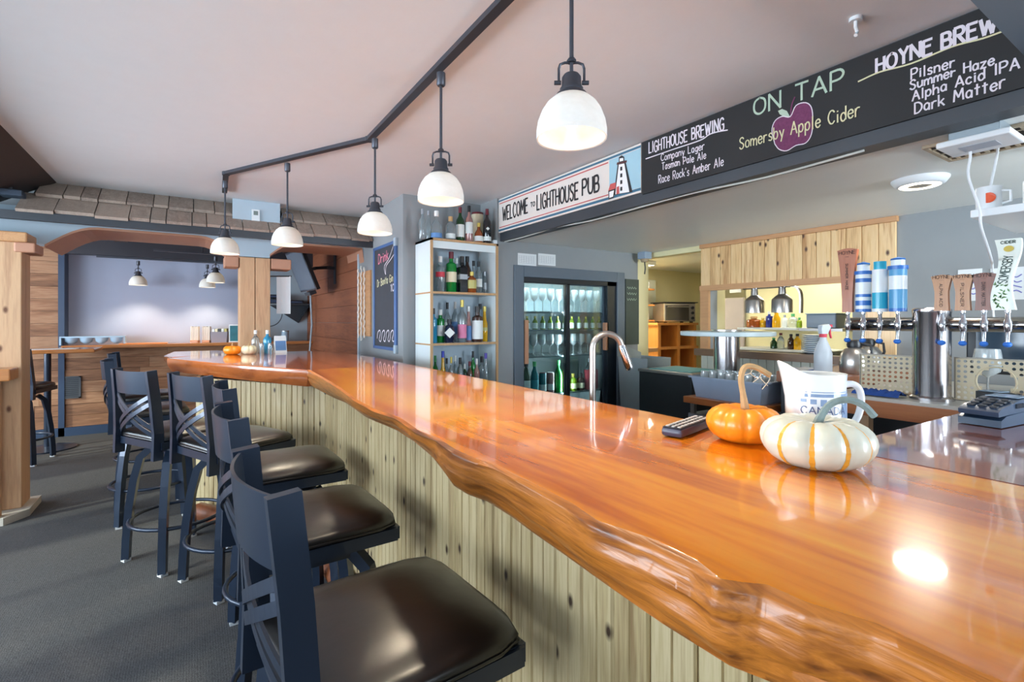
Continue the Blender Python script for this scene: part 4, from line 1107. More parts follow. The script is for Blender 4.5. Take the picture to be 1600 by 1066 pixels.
shelf_bottle(699, 473, 10, z, .2, 'tall clear bottle with black cap behind the dark one, middle tier', 'clear', 'black', 'tall', 'white', (.2, .5), g3)
shelf_bottle(702, 499, 15, z, .06, 'dark apothecary bottle with white diamond label, middle tier', 'navy', 'black', 'squat', None, group=g3, emblem=('diamond', .042, .42, 'white'))
shelf_bottle(711, 472, 11, z, .18, 'tall clear bottle with white cap, middle tier', 'clear', 'white', 'tall', 'blue', (.2, .5), g3)
shelf_bottle(722, 469, 14, z, .07, 'clear vodka bottle with yellow cap and pink label, middle tier', 'clear', 'gold', 'tall', 'pink', (.1, .42), g3)
shelf_bottle(732, 479, 9, z, .1, 'slim pink-necked bottle with cobalt base, middle tier', 'pink', 'white', 'slim', 'blue', (.05, .45), g3)
shelf_bottle(746, 479, 17, z, .07, 'big dark brown bottle with large white label, middle tier', 'brown', 'black', 'shoulder', 'white', (.08, .6), g3)
shelf_bottle(750, 475, 9, z, .22, 'clear bottle with black cap behind the large white label', 'clear', 'black', 'slim', None, group=g3)
shelf_bottle(757, 479, 10, z, .09, 'yellow liqueur bottle at the right end, middle tier', 'yellow', 'gold', 'slim', 'gold', (.3, .4), g3)
z = ZS[3]
for jj, (px, yt, w, gl, cp, style, lab) in enumerate([
        (680, 556, 10, 'green', 'green', 'tall', 'pale green bottle at the left end of the lower tier'), (692, 549, 9, 'yellow', 'blue', 'slim', 'yellow bottle with blue neck on the lower tier'),
        (698, 560, 9, 'clear', 'black', 'tall', 'clear bottle with black cap beside the yellow one, lower tier'), (705, 558, 9, 'clear', 'gold', 'tall', 'clear bottle with cream cap on the lower tier'),
        (711, 556, 9, 'clear', 'white', 'tall', 'clear bottle with white cap on the lower tier'), (719, 559, 10, 'clear', 'black', 'squat', 'stout clear bottle with black stopper, lower tier'),
        (726, 569, 8, 'dkgreen', 'white', 'squat', 'short dark green bottle with white cap, lower tier'), (734, 565, 10, 'brown', 'red', 'wine', 'dark brown bottle with burgundy capsule, lower tier'),
        (739, 549, 9, 'green', 'black', 'tall', 'tallest green bottle with black cap, lower tier'), (745, 561, 9, 'pink', 'white', 'tall', 'rose bottle with white cap, lower tier'),
        (753, 557, 11, 'clear', 'black', 'squat', 'large clear bottle with black cap, lower tier'), (759, 552, 8, 'clear', 'purple', 'slim', 'slim clear bottle with purple cap at the right, lower tier')]):
    shelf_bottle(px, yt, w, z, .06 + .11 * ((jj + 1) % 2), lab, gl, cp, style, None, group=g4)
tag(MB().box((SX1 - .03, YS0 + .02, ZS[0]), (SX1 + .0, YS0 + .06, ZS[0] + .035)).build('power_adapter', WHITE), 'small white adapter block on the right end of the liquor shelf top', 'adapter')

# ================================================================ glass-door fridge set into the wall
fg = thing('glass_fridge', 'two-door sliding glass fridge set into the grey wall', 'fridge', (FX0, YF, 0))
FW = FX1 - FX0
INT = plain('fridge_interior', (186, 198, 200), 0.5, var=0.04)
DKF = plain('fridge_black', (30, 38, 46), 0.35)
MB().box((.06, .6, .05), (FW - .06, .62, FZ1 - .06)).box((.055, .05, .05), (.065, .6, FZ1 - .06)).box((FW - .065, .05, .05), (FW - .055, .6, FZ1 - .06)).box((.055, .05, .05), (FW - .055, .6, .06)).box((.055, .05, FZ1 - .07), (FW - .055, .6, FZ1 - .06)).build('liner', INT, fg)
for a, b in (((0, 0), (.1, FZ1)), ((FW - .1, 0), (FW, FZ1)), ((.1, FZ1 - .1), (FW - .1, FZ1))):
    MB().rbox((a[0], -.02, a[1]), (b[0], .0, b[1]), .004).build('surround', FRAMEBLUE, fg)
for a, b in (((.075, 0), (.105, FZ1 - .09)), ((FW - .22, 0), (FW - .08, FZ1 - .09)), ((.1, FZ1 - .14), (FW - .1, FZ1 - .095))):
    MB().box((a[0], .0, a[1]), (b[0], .06, b[1])).build('inner_frame', DKF, fg)
DGL = thin_glass('fridge_pane', (222, 236, 238), 0.05)
HND = wood('fridge_handle_wood', [(0.2, (176, 124, 92)), (0.8, (202, 150, 118))], 'Z', 2, 14, 0.5)
mid = .1 + (FW - .32) * .52
for k, (x0, x1, y0) in enumerate(((.1, mid + .02, .015), (mid - .02, FW - .2, .045))):
    dr_ = MB().box((x0, y0, .08), (x0 + .025, y0 + .02, FZ1 - .13)).box((x1 - .035, y0, .08), (x1, y0 + .02, FZ1 - .13)).box((x0, y0, FZ1 - .15), (x1, y0 + .02, FZ1 - .12)).box((x0, y0, .08), (x1, y0 + .02, .16)).build('door', DKF if k == 0 else plain('door_frame_grey', (70, 84, 96), 0.35, 0.3), fg)
    MB().box((x0 + .02, y0 + .008, .14), (x1 - .03, y0 + .012, FZ1 - .14)).build('pane', DGL, dr_)
    hx = x0 + .012 if k == 0 else x1 - .045
    zt_, zb_ = (1.36, .93) if k == 0 else (1.335, 1.02)
    MB().rbox((hx, y0 - .03 if k == 0 else y0 - .045, zb_ + .04), (hx + .045, y0, zt_), .006).build('handle', HND, dr_)
FSH = [1.44, 1.27, 1.02, .66]
SHG = thin_glass('shelf_glass', (190, 214, 222), 0.15)
for z in FSH:
    MB().box((.07, .12, z - .012), (FW - .07, .58, z)).build('shelf', plain('fridge_shelf_wire', (110, 124, 130), 0.3, 0.4), fg)
tl = MB().box((.15, .09, FZ1 - .11), (FW - .15, .11, FZ1 - .09)).build('light_tube', plain('tube_glow', (235, 250, 255), .4, emit=(225, 245, 255), estr=1.5), fg)
lamp('fridge_light', 'AREA', (FW / 2, .14, FZ1 - .12), 6, (0.9, 0.97, 1.0), FW - .3, .05, (0, .35, -1), fg)
MB().box((mid + .038, .085, .2), (mid + .058, .097, FZ1 - .2)).build('light_tube', MATS['tube_glow'], fg)  # added upright tube, tucked behind the door bar to light the shelves
for sx_ in (-1, 1): lamp('fridge_light', 'AREA', (mid + .048 + sx_ * .02, .12, .95), 5, (0.9, 0.97, 1.0), .03, 1.3, (sx_ * .8, .6, 0), fg)  # lamps of the added tube, evening out the fridge light
GLASSW = glassy('stemware_glass', (236, 242, 244), .7, .05)
def make_glass(label, loc, h=.2, r=.042, name='wine_glass', group=None):
    t = thing(name, label, 'glass', loc, 0, group)
    MB().lathe([(r * .8, 0), (r * .8, .004), (.006, .01)], seg=14).build('foot', GLASSW, t, 40)
    MB().lathe([(.005, .008), (.0045, h * .42), (.008, h * .46)], seg=8).build('stem', GLASSW, t, 40)
    MB().lathe([(.008, h * .45), (r * .8, h * .56), (r, h * .74), (r * .82, h), (r * .78, h), (r * .95, h * .74), (r * .72, h * .57)], seg=14, cap=False).build('bowl', GLASSW, t, 50)
    return t
gl0 = make_glass('stemmed wine glass in the row on the third fridge shelf', (FX0 + .16, YF + .2, FSH[2] + .001), group='wine glasses on the third fridge shelf')
for j in range(1, 22):
    dup(gl0, (FX0 + .16 + (j % 11) * .098, YF + .2 + (j // 11) * .14, FSH[2] + .001))
gt0 = make_glass('stemmed glass standing on the top fridge shelf', (FX0 + .17, YF + .2, FSH[0] + .001), .22, .038, 'wine_glass', 'glasses on the top fridge shelf')
for j in range(1, 11): dup(gt0, (FX0 + .17 + j * .098, YF + .2, FSH[0] + .001))
# small white-labelled bottles in a row on the second shelf
bt0 = bottle('small white-labelled bottle in the row on the second fridge shelf', (FX0 + .18, YF + .18, FSH[1] + .001), .025, .125, 'lime', 'gold', 'wine', 'white', (.08, .5), 'mini bottles on the second fridge shelf')
for j in range(1, 12): dup(bt0, (FX0 + .18 + j * .09, YF + .18, FSH[1] + .001))
specs = [('blue', 'black', 'wine', 'white'), ('dkgreen', 'black', 'wine', 'white'), ('teal', 'green', 'wine', 'teal'), ('teal', 'red', 'can', 'white'), ('pink', 'white', 'can', 'white'), ('green', 'green', 'wine', None), ('lime', 'gold', 'wine', None), ('lime', 'gold', 'squat', 'cream'), ('brown', 'black', 'squat', 'cream'), ('red', 'red', 'can', None), ('red', 'red', 'can', None), ('clear', 'silver', 'tall', None)]
names_ = ['blue wine bottle at the left on the bottom fridge shelf', 'dark green wine bottle with white label on the bottom fridge shelf', 'teal bottle with green cap on the bottom fridge shelf', 'teal can with red rim on the bottom fridge shelf', 'tall pink and white can on the bottom fridge shelf', 'green bottle before the sliding door edge, bottom fridge shelf', 'lime bottle behind the middle door bar, bottom fridge shelf', 'squat yellow jar in the right door of the fridge', 'squat dark jar in the right door of the fridge', 'red can on the bottom fridge shelf, left of two', 'red can on the bottom fridge shelf, right of two', 'clear bottle at the back right of the bottom fridge shelf']
for j, ((gl, cp, stl, lb), nm) in enumerate(zip(specs, names_)):
    hh = .31 if stl in ('wine', 'tall') else .2 if stl == 'can' else .17
    bottle(nm, (FX0 + .16 + j * .094, YF + (.17 if j < 11 else .36), FSH[3] + .001), .04 if stl != 'can' else .036, hh, gl, cp, stl, lb, (.15, .45), 'drinks on the bottom fridge shelf', 'chilled_drink')
# notices above the fridge
for a, b, lab in ((809, 838, 'white printed calendar sheet above the fridge, nearer the shelf'), (841, 868, 'white printed notice above the fridge, right of the calendar')):
    q0, q1 = at_y(a, 395, YF - .002), at_y(b, 415, YF - .002)
    n_ = thing('paper_notice', lab, 'notice', (q0.x, YF - .0015, at_y(a, 414, YF).z))
    w_n, h_n = q1.x - q0.x, .105
    MB().box((0, -.001, 0), (w_n, 0, h_n)).build('sheet', WHITE, n_)
    mb = MB()
    for k in range(7): mb.box((.012 + k * (w_n - .03) / 6.5, -.0014, .02), (.0135 + k * (w_n - .03) / 6.5, -.001, h_n - .02))
    for k in range(5): mb.box((.012, -.0014, .02 + k * .015), (w_n - .015, -.001, .0212 + k * .015))
    mb.build('print', plain('print_grey', (150, 156, 164), .7), n_)
# narrow chalkboard right of the fridge
q0, q1 = at_y(976.5, 440, YF - .001), at_y(997, 538, YF - .001)
mbd = thing('narrow_chalkboard', 'narrow dark green chalkboard at the wall corner right of the fridge', 'chalkboard', (0, 0, 0))
MB().box((q0.x, YF - .012, q1.z), (min(q1.x, 3.975), YF - .001, at_y(976, 436, YF).z)).build('slate', plain('green_slate', (66, 76, 70), .6, var=.1), mbd)
for k in range(3):
    zz_ = at_y(980, 450 + k * 9, YF).z
    mb = MB(); ribbon(mb, smooth_path([Vector((q0.x + .02 + .012 * j, YF - .0135, zz_ + .012 * math.sin(j * 2.3 + k))) for j in range(12)], 3), .002, (0, -1, 0)); mb.build('scribble', CH_G, mbd)

# ================================================================ things on the bar
MB().prism([(1.18, .535, ZB - .07), (1.36, .535, ZB - .07), (1.19, .9, ZB - .07), (1.18, .9, ZB - .07)], (0, 0, .0695)).build('corner_fillet', SLAB, bt)
def pumpkin(label, loc, R, h, nrib, skin, stripe, stem_pts, stem_r, stem_mat, rz=0, phase=0.0):
    t = thing('pumpkin', label, 'pumpkin', loc, rz)
    rows, srows = [], []
    n = nrib * 8
    for j in range(15):
        v = j / 14; th = PI * v
        row = []
        for k in range(n):
            a = 2 * PI * k / n
            rib = abs(math.sin(nrib * a / 2))
            rr = R * (math.sin(th) ** .72) * (.90 + .10 * rib ** .6)
            z = h / 2 - h / 2 * math.cos(th) * (1 - .0 * rib)
            dim = math.exp(-(rr / (R * .42)) ** 2)
            z += (-.16 * h if v > .5 else .1 * h) * dim + .05 * h * rib * math.sin(th)
            row.append(Vector((rr * math.cos(a), rr * math.sin(a), z)))
        rows.append(row)
    zmin = min(p.z for r in rows for p in r)
    rows = [[p - Vector((0, 0, zmin)) for p in r] for r in rows]
    MB().grid(rows, True).build('flesh', skin, t, 80)
    if stripe:
        for q in range(nrib):
            k = q * 8
            for dk in (0,):
                mb = MB()
                L_, R_ = [], []
                for r in rows[1:-1]:
                    p = r[k % n]; out = Vector((p.x, p.y, 0)).normalized() * .0012
                    s = Vector((-p.y, p.x, 0)).normalized() * (.0045 + .002 * math.sin(p.z * 300))
                    L_.append(p + s + out * 2.6); R_.append(p - s + out * 2.6)
                mb.grid([L_, R_]).build('stripe', stripe, t)
    top = max(p.z for p in rows[-1])
    zc_ = rows[-1][0].z
    MB().tube(smooth_path([(x, y, zc_ + z) for x, y, z in stem_pts], 5), [stem_r * (1.5 - .6 * min(1, i / 6)) for i in range(len(smooth_path([Vector(p) for p in stem_pts], 5)))], 7).build('stem', stem_mat, t, 35)
    return t
ORG = plain('pumpkin_orange', (238, 138, 20), .38, var=.14, scale=60, coat=.3)
WHP = plain('pumpkin_white', (206, 204, 186), .38, var=.06, scale=40, coat=.3)
STR = plain('pumpkin_stripe', (226, 158, 50), .4, var=.2, scale=80)
STEMG = plain('stem_straw', (176, 142, 98), .7, var=.25, scale=50, bump=.3)
STEMB = plain('stem_grey_green', (118, 134, 132), .6, var=.35, scale=90, bump=.3)
r_ = Vector((CA, -SA, 0)); f_ = Vector((SA, CA, 0))           # screen-right and view directions, for bending stems
def sp(*a): return [tuple(r_ * x + f_ * y + Vector((0, 0, z))) for x, y, z in a]
pumpkin('small orange pumpkin with a long bent straw stem beside the white pumpkin', (1.09, .685, ZB), .083, .092, 10, ORG, None,
        sp((.005, 0, -.01), (.0, 0, .03), (-.006, 0, .075), (.004, 0, .102), (.03, 0, .1), (.062, 0, .082)), .0075, STEMG)
pumpkin('white pumpkin striped orange with an arched grey stem on the bar', (1.028, .494, ZB), .1, .104, 10, WHP, STR,
        sp((.0, 0, -.012), (.008, 0, .012), (.025, 0, .038), (.055, 0, .048), (.082, 0, .038), (.1, 0, .018)), .0075, STEMB, rz=-.25)
# pale shreds hanging from the orange pumpkin's stem
op_ = [o for o in COL.objects if o.name == 'pumpkin'][0]
FIB = plain('stem_fibre', (222, 204, 176), .8)
for k in range(5):
    b0_ = r_ * (.012 + k * .011) + Vector((0, 0, .172 - k * .004))
    MB().tube(smooth_path([b0_, b0_ + r_ * .006 * (-1) ** k + Vector((0, 0, -.012)), b0_ + r_ * .012 * (-1) ** (k + 1) + Vector((0, 0, -.02 - .004 * k))], 3), .0009, 5).build('fibre', FIB, op_)
# pitcher
CER = plain('glazed_white_ceramic', (232, 236, 238), .18, var=.02, coat=.5)
pt = thing('pitcher', 'white ceramic pitcher with blue banknote print behind the pumpkins', 'pitcher', (1.235, .595, ZB), -YAW)
ph_, pr_ = .158, .064
seg = 28; rows = []
for j, (rr, zz_) in enumerate([(.9, 0), (.98, .006), (1, .03), (1, .06), (1.0, .1), (1.0, .13), (1.02, .15), (1.03, ph_)]):
    row = []
    for k in range(seg):
        a = 2 * PI * k / seg
        lip = max(0, math.cos(a - PI)) ** 6 * max(0, (zz_ - .09) / (ph_ - .09)) if zz_ > .09 else 0
        r2 = pr_ * rr * (1 + .32 * lip)
        row.append(Vector((r2 * math.cos(a), r2 * .88 * math.sin(a), zz_ + .03 * lip * (zz_ / ph_) + (.0 if zz_ < .1 else .0))))
    rows.append(row)
inner = [[Vector((p.x * .93, p.y * .93, p.z - .002)) for p in r] for r in rows[::-1]]
mb = MB().grid(rows + inner[:-1], True); mb.add(rows[0], [tuple(range(seg))]); mb.add(inner[-2], [tuple(range(seg))])
mb.build('body', CER, pt, 50)
MB().tube(smooth_path([(.06, 0, .128), (.085, 0, .132), (.103, 0, .12), (.108, 0, .09), (.1, 0, .055), (.08, 0, .03), (.06, 0, .024)], 4), [.008] * 25, 10).build('handle', CER, pt, 60)
PRB = plain('print_blue', (128, 152, 184), .3, var=.3, scale=60)
prt = MB()
def wrap(a, z, e=.0008): return Vector(((pr_ + e) * math.cos(a), (pr_ + e) * .88 * math.sin(a), z))
def wrap_rect(a0, a1, z0, z1):
    n = 8
    prt.grid([[wrap(a0 + (a1 - a0) * k / n, z) for k in range(n + 1)] for z in (z0, z1)])
wrap_rect(-PI + .45, -.25, .108, .115); wrap_rect(-PI + .45, -.25, .118, .12); wrap_rect(-PI + .5, -.3, .05, .052)
for k in range(7): wrap_rect(-PI + .6 + k * .32, -PI + .8 + k * .32, .096 - .004 * (k % 3), .103)
wrap_rect(-1.1, -.5, .054, .092)
prt.build('print', PRB, pt)
st_, w_ = strokes_of('CANADA')
mb = MB()
for s in st_:
    pts = [wrap(-PI + .62 + 1.55 * p.x / w_, .07 + .016 * p.y / 10, .0016) for p in s]
    for a, b in zip(pts, pts[1:]):
        nrm = Vector((a.x, a.y, 0)).normalized(); ribbon(mb, [a, b], .0011, nrm)
mb.build('lettering', plain('print_navy', (62, 84, 128), .3), pt)
# remote control
rm = thing('remote_control', 'grey remote control with rubber buttons lying on the bar', 'remote', (1.06, .815, ZB), math.radians(14))
RMT = plain('remote_plastic', (66, 64, 82), .35)
MB().rbox((-.1, -.027, .002), (.1, .027, .024), .008).build('housing', RMT, rm, 40)
MB().box((-.098, -.023, .0238), (.098, .023, .0246)).build('face_plate', plain('remote_face', (40, 38, 44), .5), rm)
BTN = plain('remote_button', (196, 190, 186), .5)
b0 = MB().rbox((-.0055, -.004, 0), (.0055, .004, .003), .0012).build('button', BTN, rm); b0.location = (-.085, -.015, .0245)
for i in range(10):
    for j in range(3):
        if i or j: share(b0, 'button', rm, (-.085 + i * .018, -.015 + j * .015, .0245))
# card terminals
def terminal(label, loc, rz, dark):
    t = thing('card_terminal', label, 'card terminal', loc, rz)
    m = plain('terminal_' + dark[0], dark[1], .35, coat=.2)
    MB().prism([(-.1, -.045, .002), (.1, -.045, .002), (.1, -.045, .03), (.07, -.045, .036), (-.07, -.045, .03), (-.1, -.045, .02)], (0, .09, 0)).build('base', m, t, 30)
    MB().prism([(-.105, -.042, .03), (.1, -.042, .036), (.1, -.042, .068), (.02, -.042, .066), (-.09, -.042, .05), (-.107, -.042, .042)], (0, .084, 0)).build('upper_case', m, t, 30)
    M = Matrix.Translation((.055, 0, .069))
    MB().box((-.03, -.034, 0), (.04, .034, .002), M).build('screen', plain('terminal_screen', (150, 170, 190), .15), t)
    k0 = MB().rbox((-.007, -.008, 0), (.007, .008, .005), .0015).build('key', plain('terminal_key', (46, 48, 54), .5), t); k0.location = (-.08, -.024, .05)
    for i in range(4):
        for j in range(3):
            if i or j: share(k0, 'key', t, (-.08 + i * .022, -.024 + j * .024, .051 + i * .004))
    mb = MB()
    for k in range(8): mb.box((-.01 + k * .006, -.0455, .046), (-.007 + k * .006, -.0415, .058))
    mb.build('vent', plain('terminal_vent', (30, 40, 56), .4), t)
    return t
terminal('dark blue card payment terminal on the dark return slab', (1.865, .425, ZB), -.12, ('blue', (52, 72, 98)))

# faucet behind the bar
tf = thing('faucet', 'brushed steel gooseneck faucet rising behind the bar', 'faucet', (1.33, 1.36, .9))
STEEL = plain('brushed_steel', (188, 182, 176), .28, .9, var=.08)
CHROME = plain('chrome', (206, 206, 210), .12, 1.0, var=.03)
fp0, fp1 = at_z(926, 625, 1.1), at_z(990, 632, 1.1)
tf.location = (1.30, fp0.y * 1.3 / fp0.x, .9)
dirv = Vector((fp1.x - fp0.x, fp1.y - fp0.y, 0)); 
dirv = r_ * .105 + f_ * (-.0)
pts = [(0, 0, 0), (0, 0, .33)]
for k in range(13):
    a = PI - PI * k / 12 * .93
    c_ = .056
    pts.append(tuple(dirv.normalized() * (c_ + c_ * math.cos(a)) + Vector((0, 0, .345 + c_ * math.sin(a)))))
MB().tube(pts, .0125, 12).build('spout', STEEL, tf, 60)
e0, e1 = Vector(pts[-2]), Vector(pts[-1]); dd = (e1 - e0).normalized()
hd = MB().tube([e1, e1 + dd * .012 + Vector((0, 0, 0)), e1 + dd * .09, e1 + dd * .1], [.0125, .0155, .0165, .014], 12).build('spray_head', CHROME, tf, 60)
MB().lathe([(.03, 0), (.03, .012), (.02, .03), (.0125, .05)], seg=16).build('base', STEEL, tf, 50)
MB().tube([(0, 0, .08), tuple(-dirv.normalized() * .06 + Vector((0, 0, .1)))], .006).build('lever', STEEL, tf)
# under-bar sink deck carrying the faucet
sk = thing('bar_sink', 'stainless under-bar sink deck behind the slab', 'sink', (1.42, 1.35, 0))
mb = MB().box((-.22, -.4, .86), (-.08, .4, .9)).box((.2, -.4, .86), (.24, .4, .9)).box((-.08, -.4, .86), (.2, -.34, .9)).box((-.08, .34, .86), (.2, .4, .9))
mb.build('deck', STEEL, sk)
MB().box((-.08, -.34, .66), (.2, .34, .67)).box((-.09, -.35, .66), (-.08, .35, .9)).box((.2, -.35, .66), (.21, .35, .9)).box((-.08, -.35, .66), (.2, -.34, .9)).box((-.08, .34, .66), (.2, .35, .9)).build('basin', STEEL, sk)
for x_, y_ in ((-.2, -.38), (.22, -.38), (-.2, .38), (.22, .38)): MB().lathe([(.018, 0), (.018, .86)], (x_, y_, 0), 10).build('leg', STEEL, sk)

# far end of the bar: little pumpkins, bottles, shakers, card
q = at_z(360, 553, ZB); pumpkin('tiny orange pumpkin on the far end of the bar', (.285, 4.78, ZB), .07, .085, 8, ORG, None, sp((0, 0, -.01), (.0, 0, .02), (.004, 0, .03)), .006, STEMG)
pumpkin('tiny cream pumpkin beside the orange one at the far bar end', (.405, 4.74, ZB), .062, .085, 8, plain('pumpkin_cream', (214, 206, 176), .4), None, sp((0, 0, -.01), (.0, 0, .02), (.004, 0, .03)), .006, STEMG)
bottle('clear water bottle with white cap at the far bar end', (.47, 4.9, ZB + .001), .032, .2, 'clear', 'white', 'tall', None, group=None, name='water_bottle')
bottle('blue-tinted bottle with white cap beside the far post', (.56, 4.86, ZB + .001), .034, .2, 'cobalt' if False else 'blue', 'white', 'tall', None, name='water_bottle')
for x_, lab in ((.5, 'clear glass salt shaker at the far bar end, left one'), (.565, 'clear glass pepper shaker at the far bar end, right one')):
    t = thing('shaker', lab, 'shaker', (x_, 4.72, ZB), 0, 'table shakers')
    MB().lathe([(.018, 0), (.02, .004), (.017, .07)], seg=12).build('jar', G['clear'], t, 40); MB().lathe([(.018, .07), (.018, .082), (.01, .092)], seg=12).build('lid', C['silver'], t, 40)
t = thing('drink_card', 'blue and white tent card beside the far bottles', 'card', (.66, 4.84, ZB), .2)
MB().prism([(-.05, -.03, 0), (-.05, .03, 0), (-.05, 0, .15)], (.1, 0, 0)).build('card', WHITE, t)
MB().add([(-.045, -.0265, .02), (.045, -.0265, .02), (.045, -.0095, .105), (-.045, -.0095, .105)], [(0, 1, 2, 3)]).build('print', LB['blue'], t)
# things on the far ledge
for px, lab in ((305, 'tall white menu holder on the far ledge, left of the pair'), (323, 'ribbed white napkin box on the far ledge, right of the pair')):
    p_ = at_y(px, 520, 7.7)
    t = thing('menu_holder', lab, 'holder', (p_.x, 7.7, 1.07), -.3)
    MB().rbox((-.045, -.05, 0), (.045, .05, .03), .004).build('base', LEDGE, t)
    mb = MB()
    for k in range(5): mb.box((-.043 + k * .018, -.035, .03), (-.029 + k * .018, .035, .21 - .008 * (k % 2)))
    mb.build('sheaf', plain('menu_paper', (232, 222, 210), .7), t)
p_ = at_y(344, 520, 7.65)
t = thing('cutlery_caddy', 'grey fabric caddy packed with condiments on the far ledge', 'caddy', (p_.x, 7.65, 1.07), -.3)
MB().prism([(-.09, -.06, 0), (.09, -.06, 0), (.1, -.06, .14), (-.1, -.06, .14)], (0, .12, 0)).build('basket', plain('caddy_grey', (150, 146, 156), .8, bump=.3), t)
for k in range(5): MB().rbox((-.085 + k * .036, -.04, .1), (-.055 + k * .036, .04, .18), .004).build('packet', [WHITE, LB['cream'], DARK, LB['white'], LB['gold']][k], t)
p_ = at_y(366, 520, 7.55)
t = thing('menu_card', 'teal picture card in a white stand on the far ledge', 'card', (p_.x, 7.55, 1.07), -.25)
MB().rbox((-.062, -.004, 0), (.062, .006, .235), .003).build('frame', WHITE, t)
MB().box((-.05, -.006, .015), (.05, -.004, .22)).build('picture', plain('picture_teal', (36, 112, 124), .4, var=.5, scale=14), t)
MB().rbox((-.062, -.03, 0), (.062, .03, .01), .002).build('foot', WHITE, t)
p_ = at_y(147, 530, 7.72)
t = thing('bowl_rack', 'pale blue rack of four round bowls on the far ledge', 'rack', (p_.x, 7.72, 1.07))
PB = plain('pale_blue_plastic', (170, 200, 222), .35)
MB().box((-.3, -.08, .085), (.3, .08, .1)).box((-.3, -.08, 0), (-.285, .08, .09)).box((.285, -.08, 0), (.3, .08, .09)).build('tray', PB, t)
for k in range(4): MB().lathe([(.02, .01), (.055, .04), (.066, .085)], (-.21 + k * .14, 0, 0), 18).build('bowl', PB, t, 50)
p_ = at_y(222, 530, 7.68)
tag(MB().rbox((p_.x - .22, 7.58, 1.07), (p_.x + .26, 7.86, 1.078), .003).build('place_mat', plain('orange_mat', (222, 136, 66), .3)), 'flat orange mat on the far ledge below the alcove pendant', 'mat')
# TV on an arm, AV shelf, paper roll, cables
tv = thing('wall_tv', 'flat television tilted down on an arm from the cedar wall', 'television', (1.1, 6.3, 1.95), .1)
M = Matrix.Rotation(math.radians(-22), 4, 'Y')
MB().box((-.02, -.32, -.25), (.02, .32, .25), M).build('bezel', plain('tv_black', (24, 26, 32), .3), tv)
MB().box((-.023, -.3, -.23), (-.0205, .3, .23), M).build('screen', plain('tv_screen', (96, 106, 118), .25), tv)
MB().box((-.05, -.1, -.3), (.03, .1, -.26), M).build('sound_bar', DARK, tv)
MB().tube([(.03, 0, 0), (.16, -.02, .04), (.24, -.16, .04), (.34, -.14, .04)], .018, square=True).build('arm', DARK, tv)
MB().box((.332, -.18, -.15), (.346, -.11, .2)).build('wall_plate', DARK, tv)
av = thing('av_shelf', 'dark corner shelf with black boxes under the television', 'shelf', (1.05, 7.75, 1.58))
MB().prism([(-.32, .18, 0), (.38, .18, 0), (.38, -.2, 0), (.1, -.2, 0)], (0, 0, .02)).build('board', DARK, av)
MB().prism([(-.1, .18, -.001), (.38, .18, -.001), (.38, -.15, -.001), (.28, .18, -.26)], (0, .001, 0)).build('bracket', DARK, av)
for k, (x0, w0, h0, nm) in enumerate(((-.2, .24, .07, 'low black media box on the corner shelf'), (.06, .25, .05, 'black receiver at the right of the corner shelf'), (-.15, .2, .05, 'black set-top box stacked on the media box'))):
    zz_ = 1.6 + (.075 if k == 2 else 0)
    t = thing('media_box', nm, 'media player', (1.05 + x0, 7.78, zz_))
    MB().rbox((0, -.1, .004), (w0, .1, h0), .004).build('case', plain('media_black', (30, 34, 44), .35), t)
    MB().box((.02, -.102, .01), (w0 - .02, -.1, h0 - .015)).build('front_panel', plain('media_front', (70, 84, 110), .25), t)
    for q_ in (.02, w0 - .04): MB().box((q_, -.08, 0), (q_ + .02, -.06, .004)).build('foot', DARK, t)
tag(MB().tube(smooth_path([(.92, 7.66, 1.66), (1.05, 7.6, 1.62), (1.06, 7.6, 1.42), (.98, 7.62, 1.3), (.82, 7.66, 1.28), (.7, 7.7, 1.4)], 5), .006, 6).build('cable', DARK), 'black looping cable hanging below the corner shelf', 'cable')
tag(MB().tube([(1.38, 7.3, 1.75), (1.4, 7.3, 1.3), (1.37, 7.3, .9)], .012, 8).build('conduit', BLUEGREY), 'pale vertical conduit beside the cedar wall', 'conduit')
t = thing('paper_towel', 'white paper hanging beside the far post', 'paper', (.67, 5.13, 1.42))
MB().grid([[Vector((x_, .02 * math.sin(x_ * 30), z_)) for x_ in (0, .04, .08, .12)] for z_ in (0, .12, .24, .36)]).grid([[Vector((x_, .004 + .02 * math.sin(x_ * 30), z_)) for x_ in (0, .04, .08, .12)] for z_ in (0, .12, .24, .36)]).build('sheet', WHITE, t)
MB().tube([(-.06, 0, .35), (.13, 0, .36)], .006).build('bar', DARK, t)
p_ = at_y(428, 527, 7.7)
t = thing('router', 'grey router with stubby antennas on the far ledge', 'router', (.85, 7.75, 1.07))
MB().rbox((-.1, -.06, .003), (.1, .06, .05), .01).build('case', plain('router_grey', (120, 132, 146), .4), t)
for x_ in (-.07, .0, .07): MB().tube([(x_, .05, .03), (x_ + .01, .05, .12)], .006).build('antenna', DARK, t)
t = thing('tin_canister', 'pale blue tin on the far ledge near the cedar wall', 'tin', (1.12, 7.72, 1.07))
MB().lathe([(.05, 0), (.05, .13)], seg=18).build('body', PB, t, 40); MB().lathe([(.052, .13), (.052, .145)], seg=18).build('lid', C['silver'], t, 40)

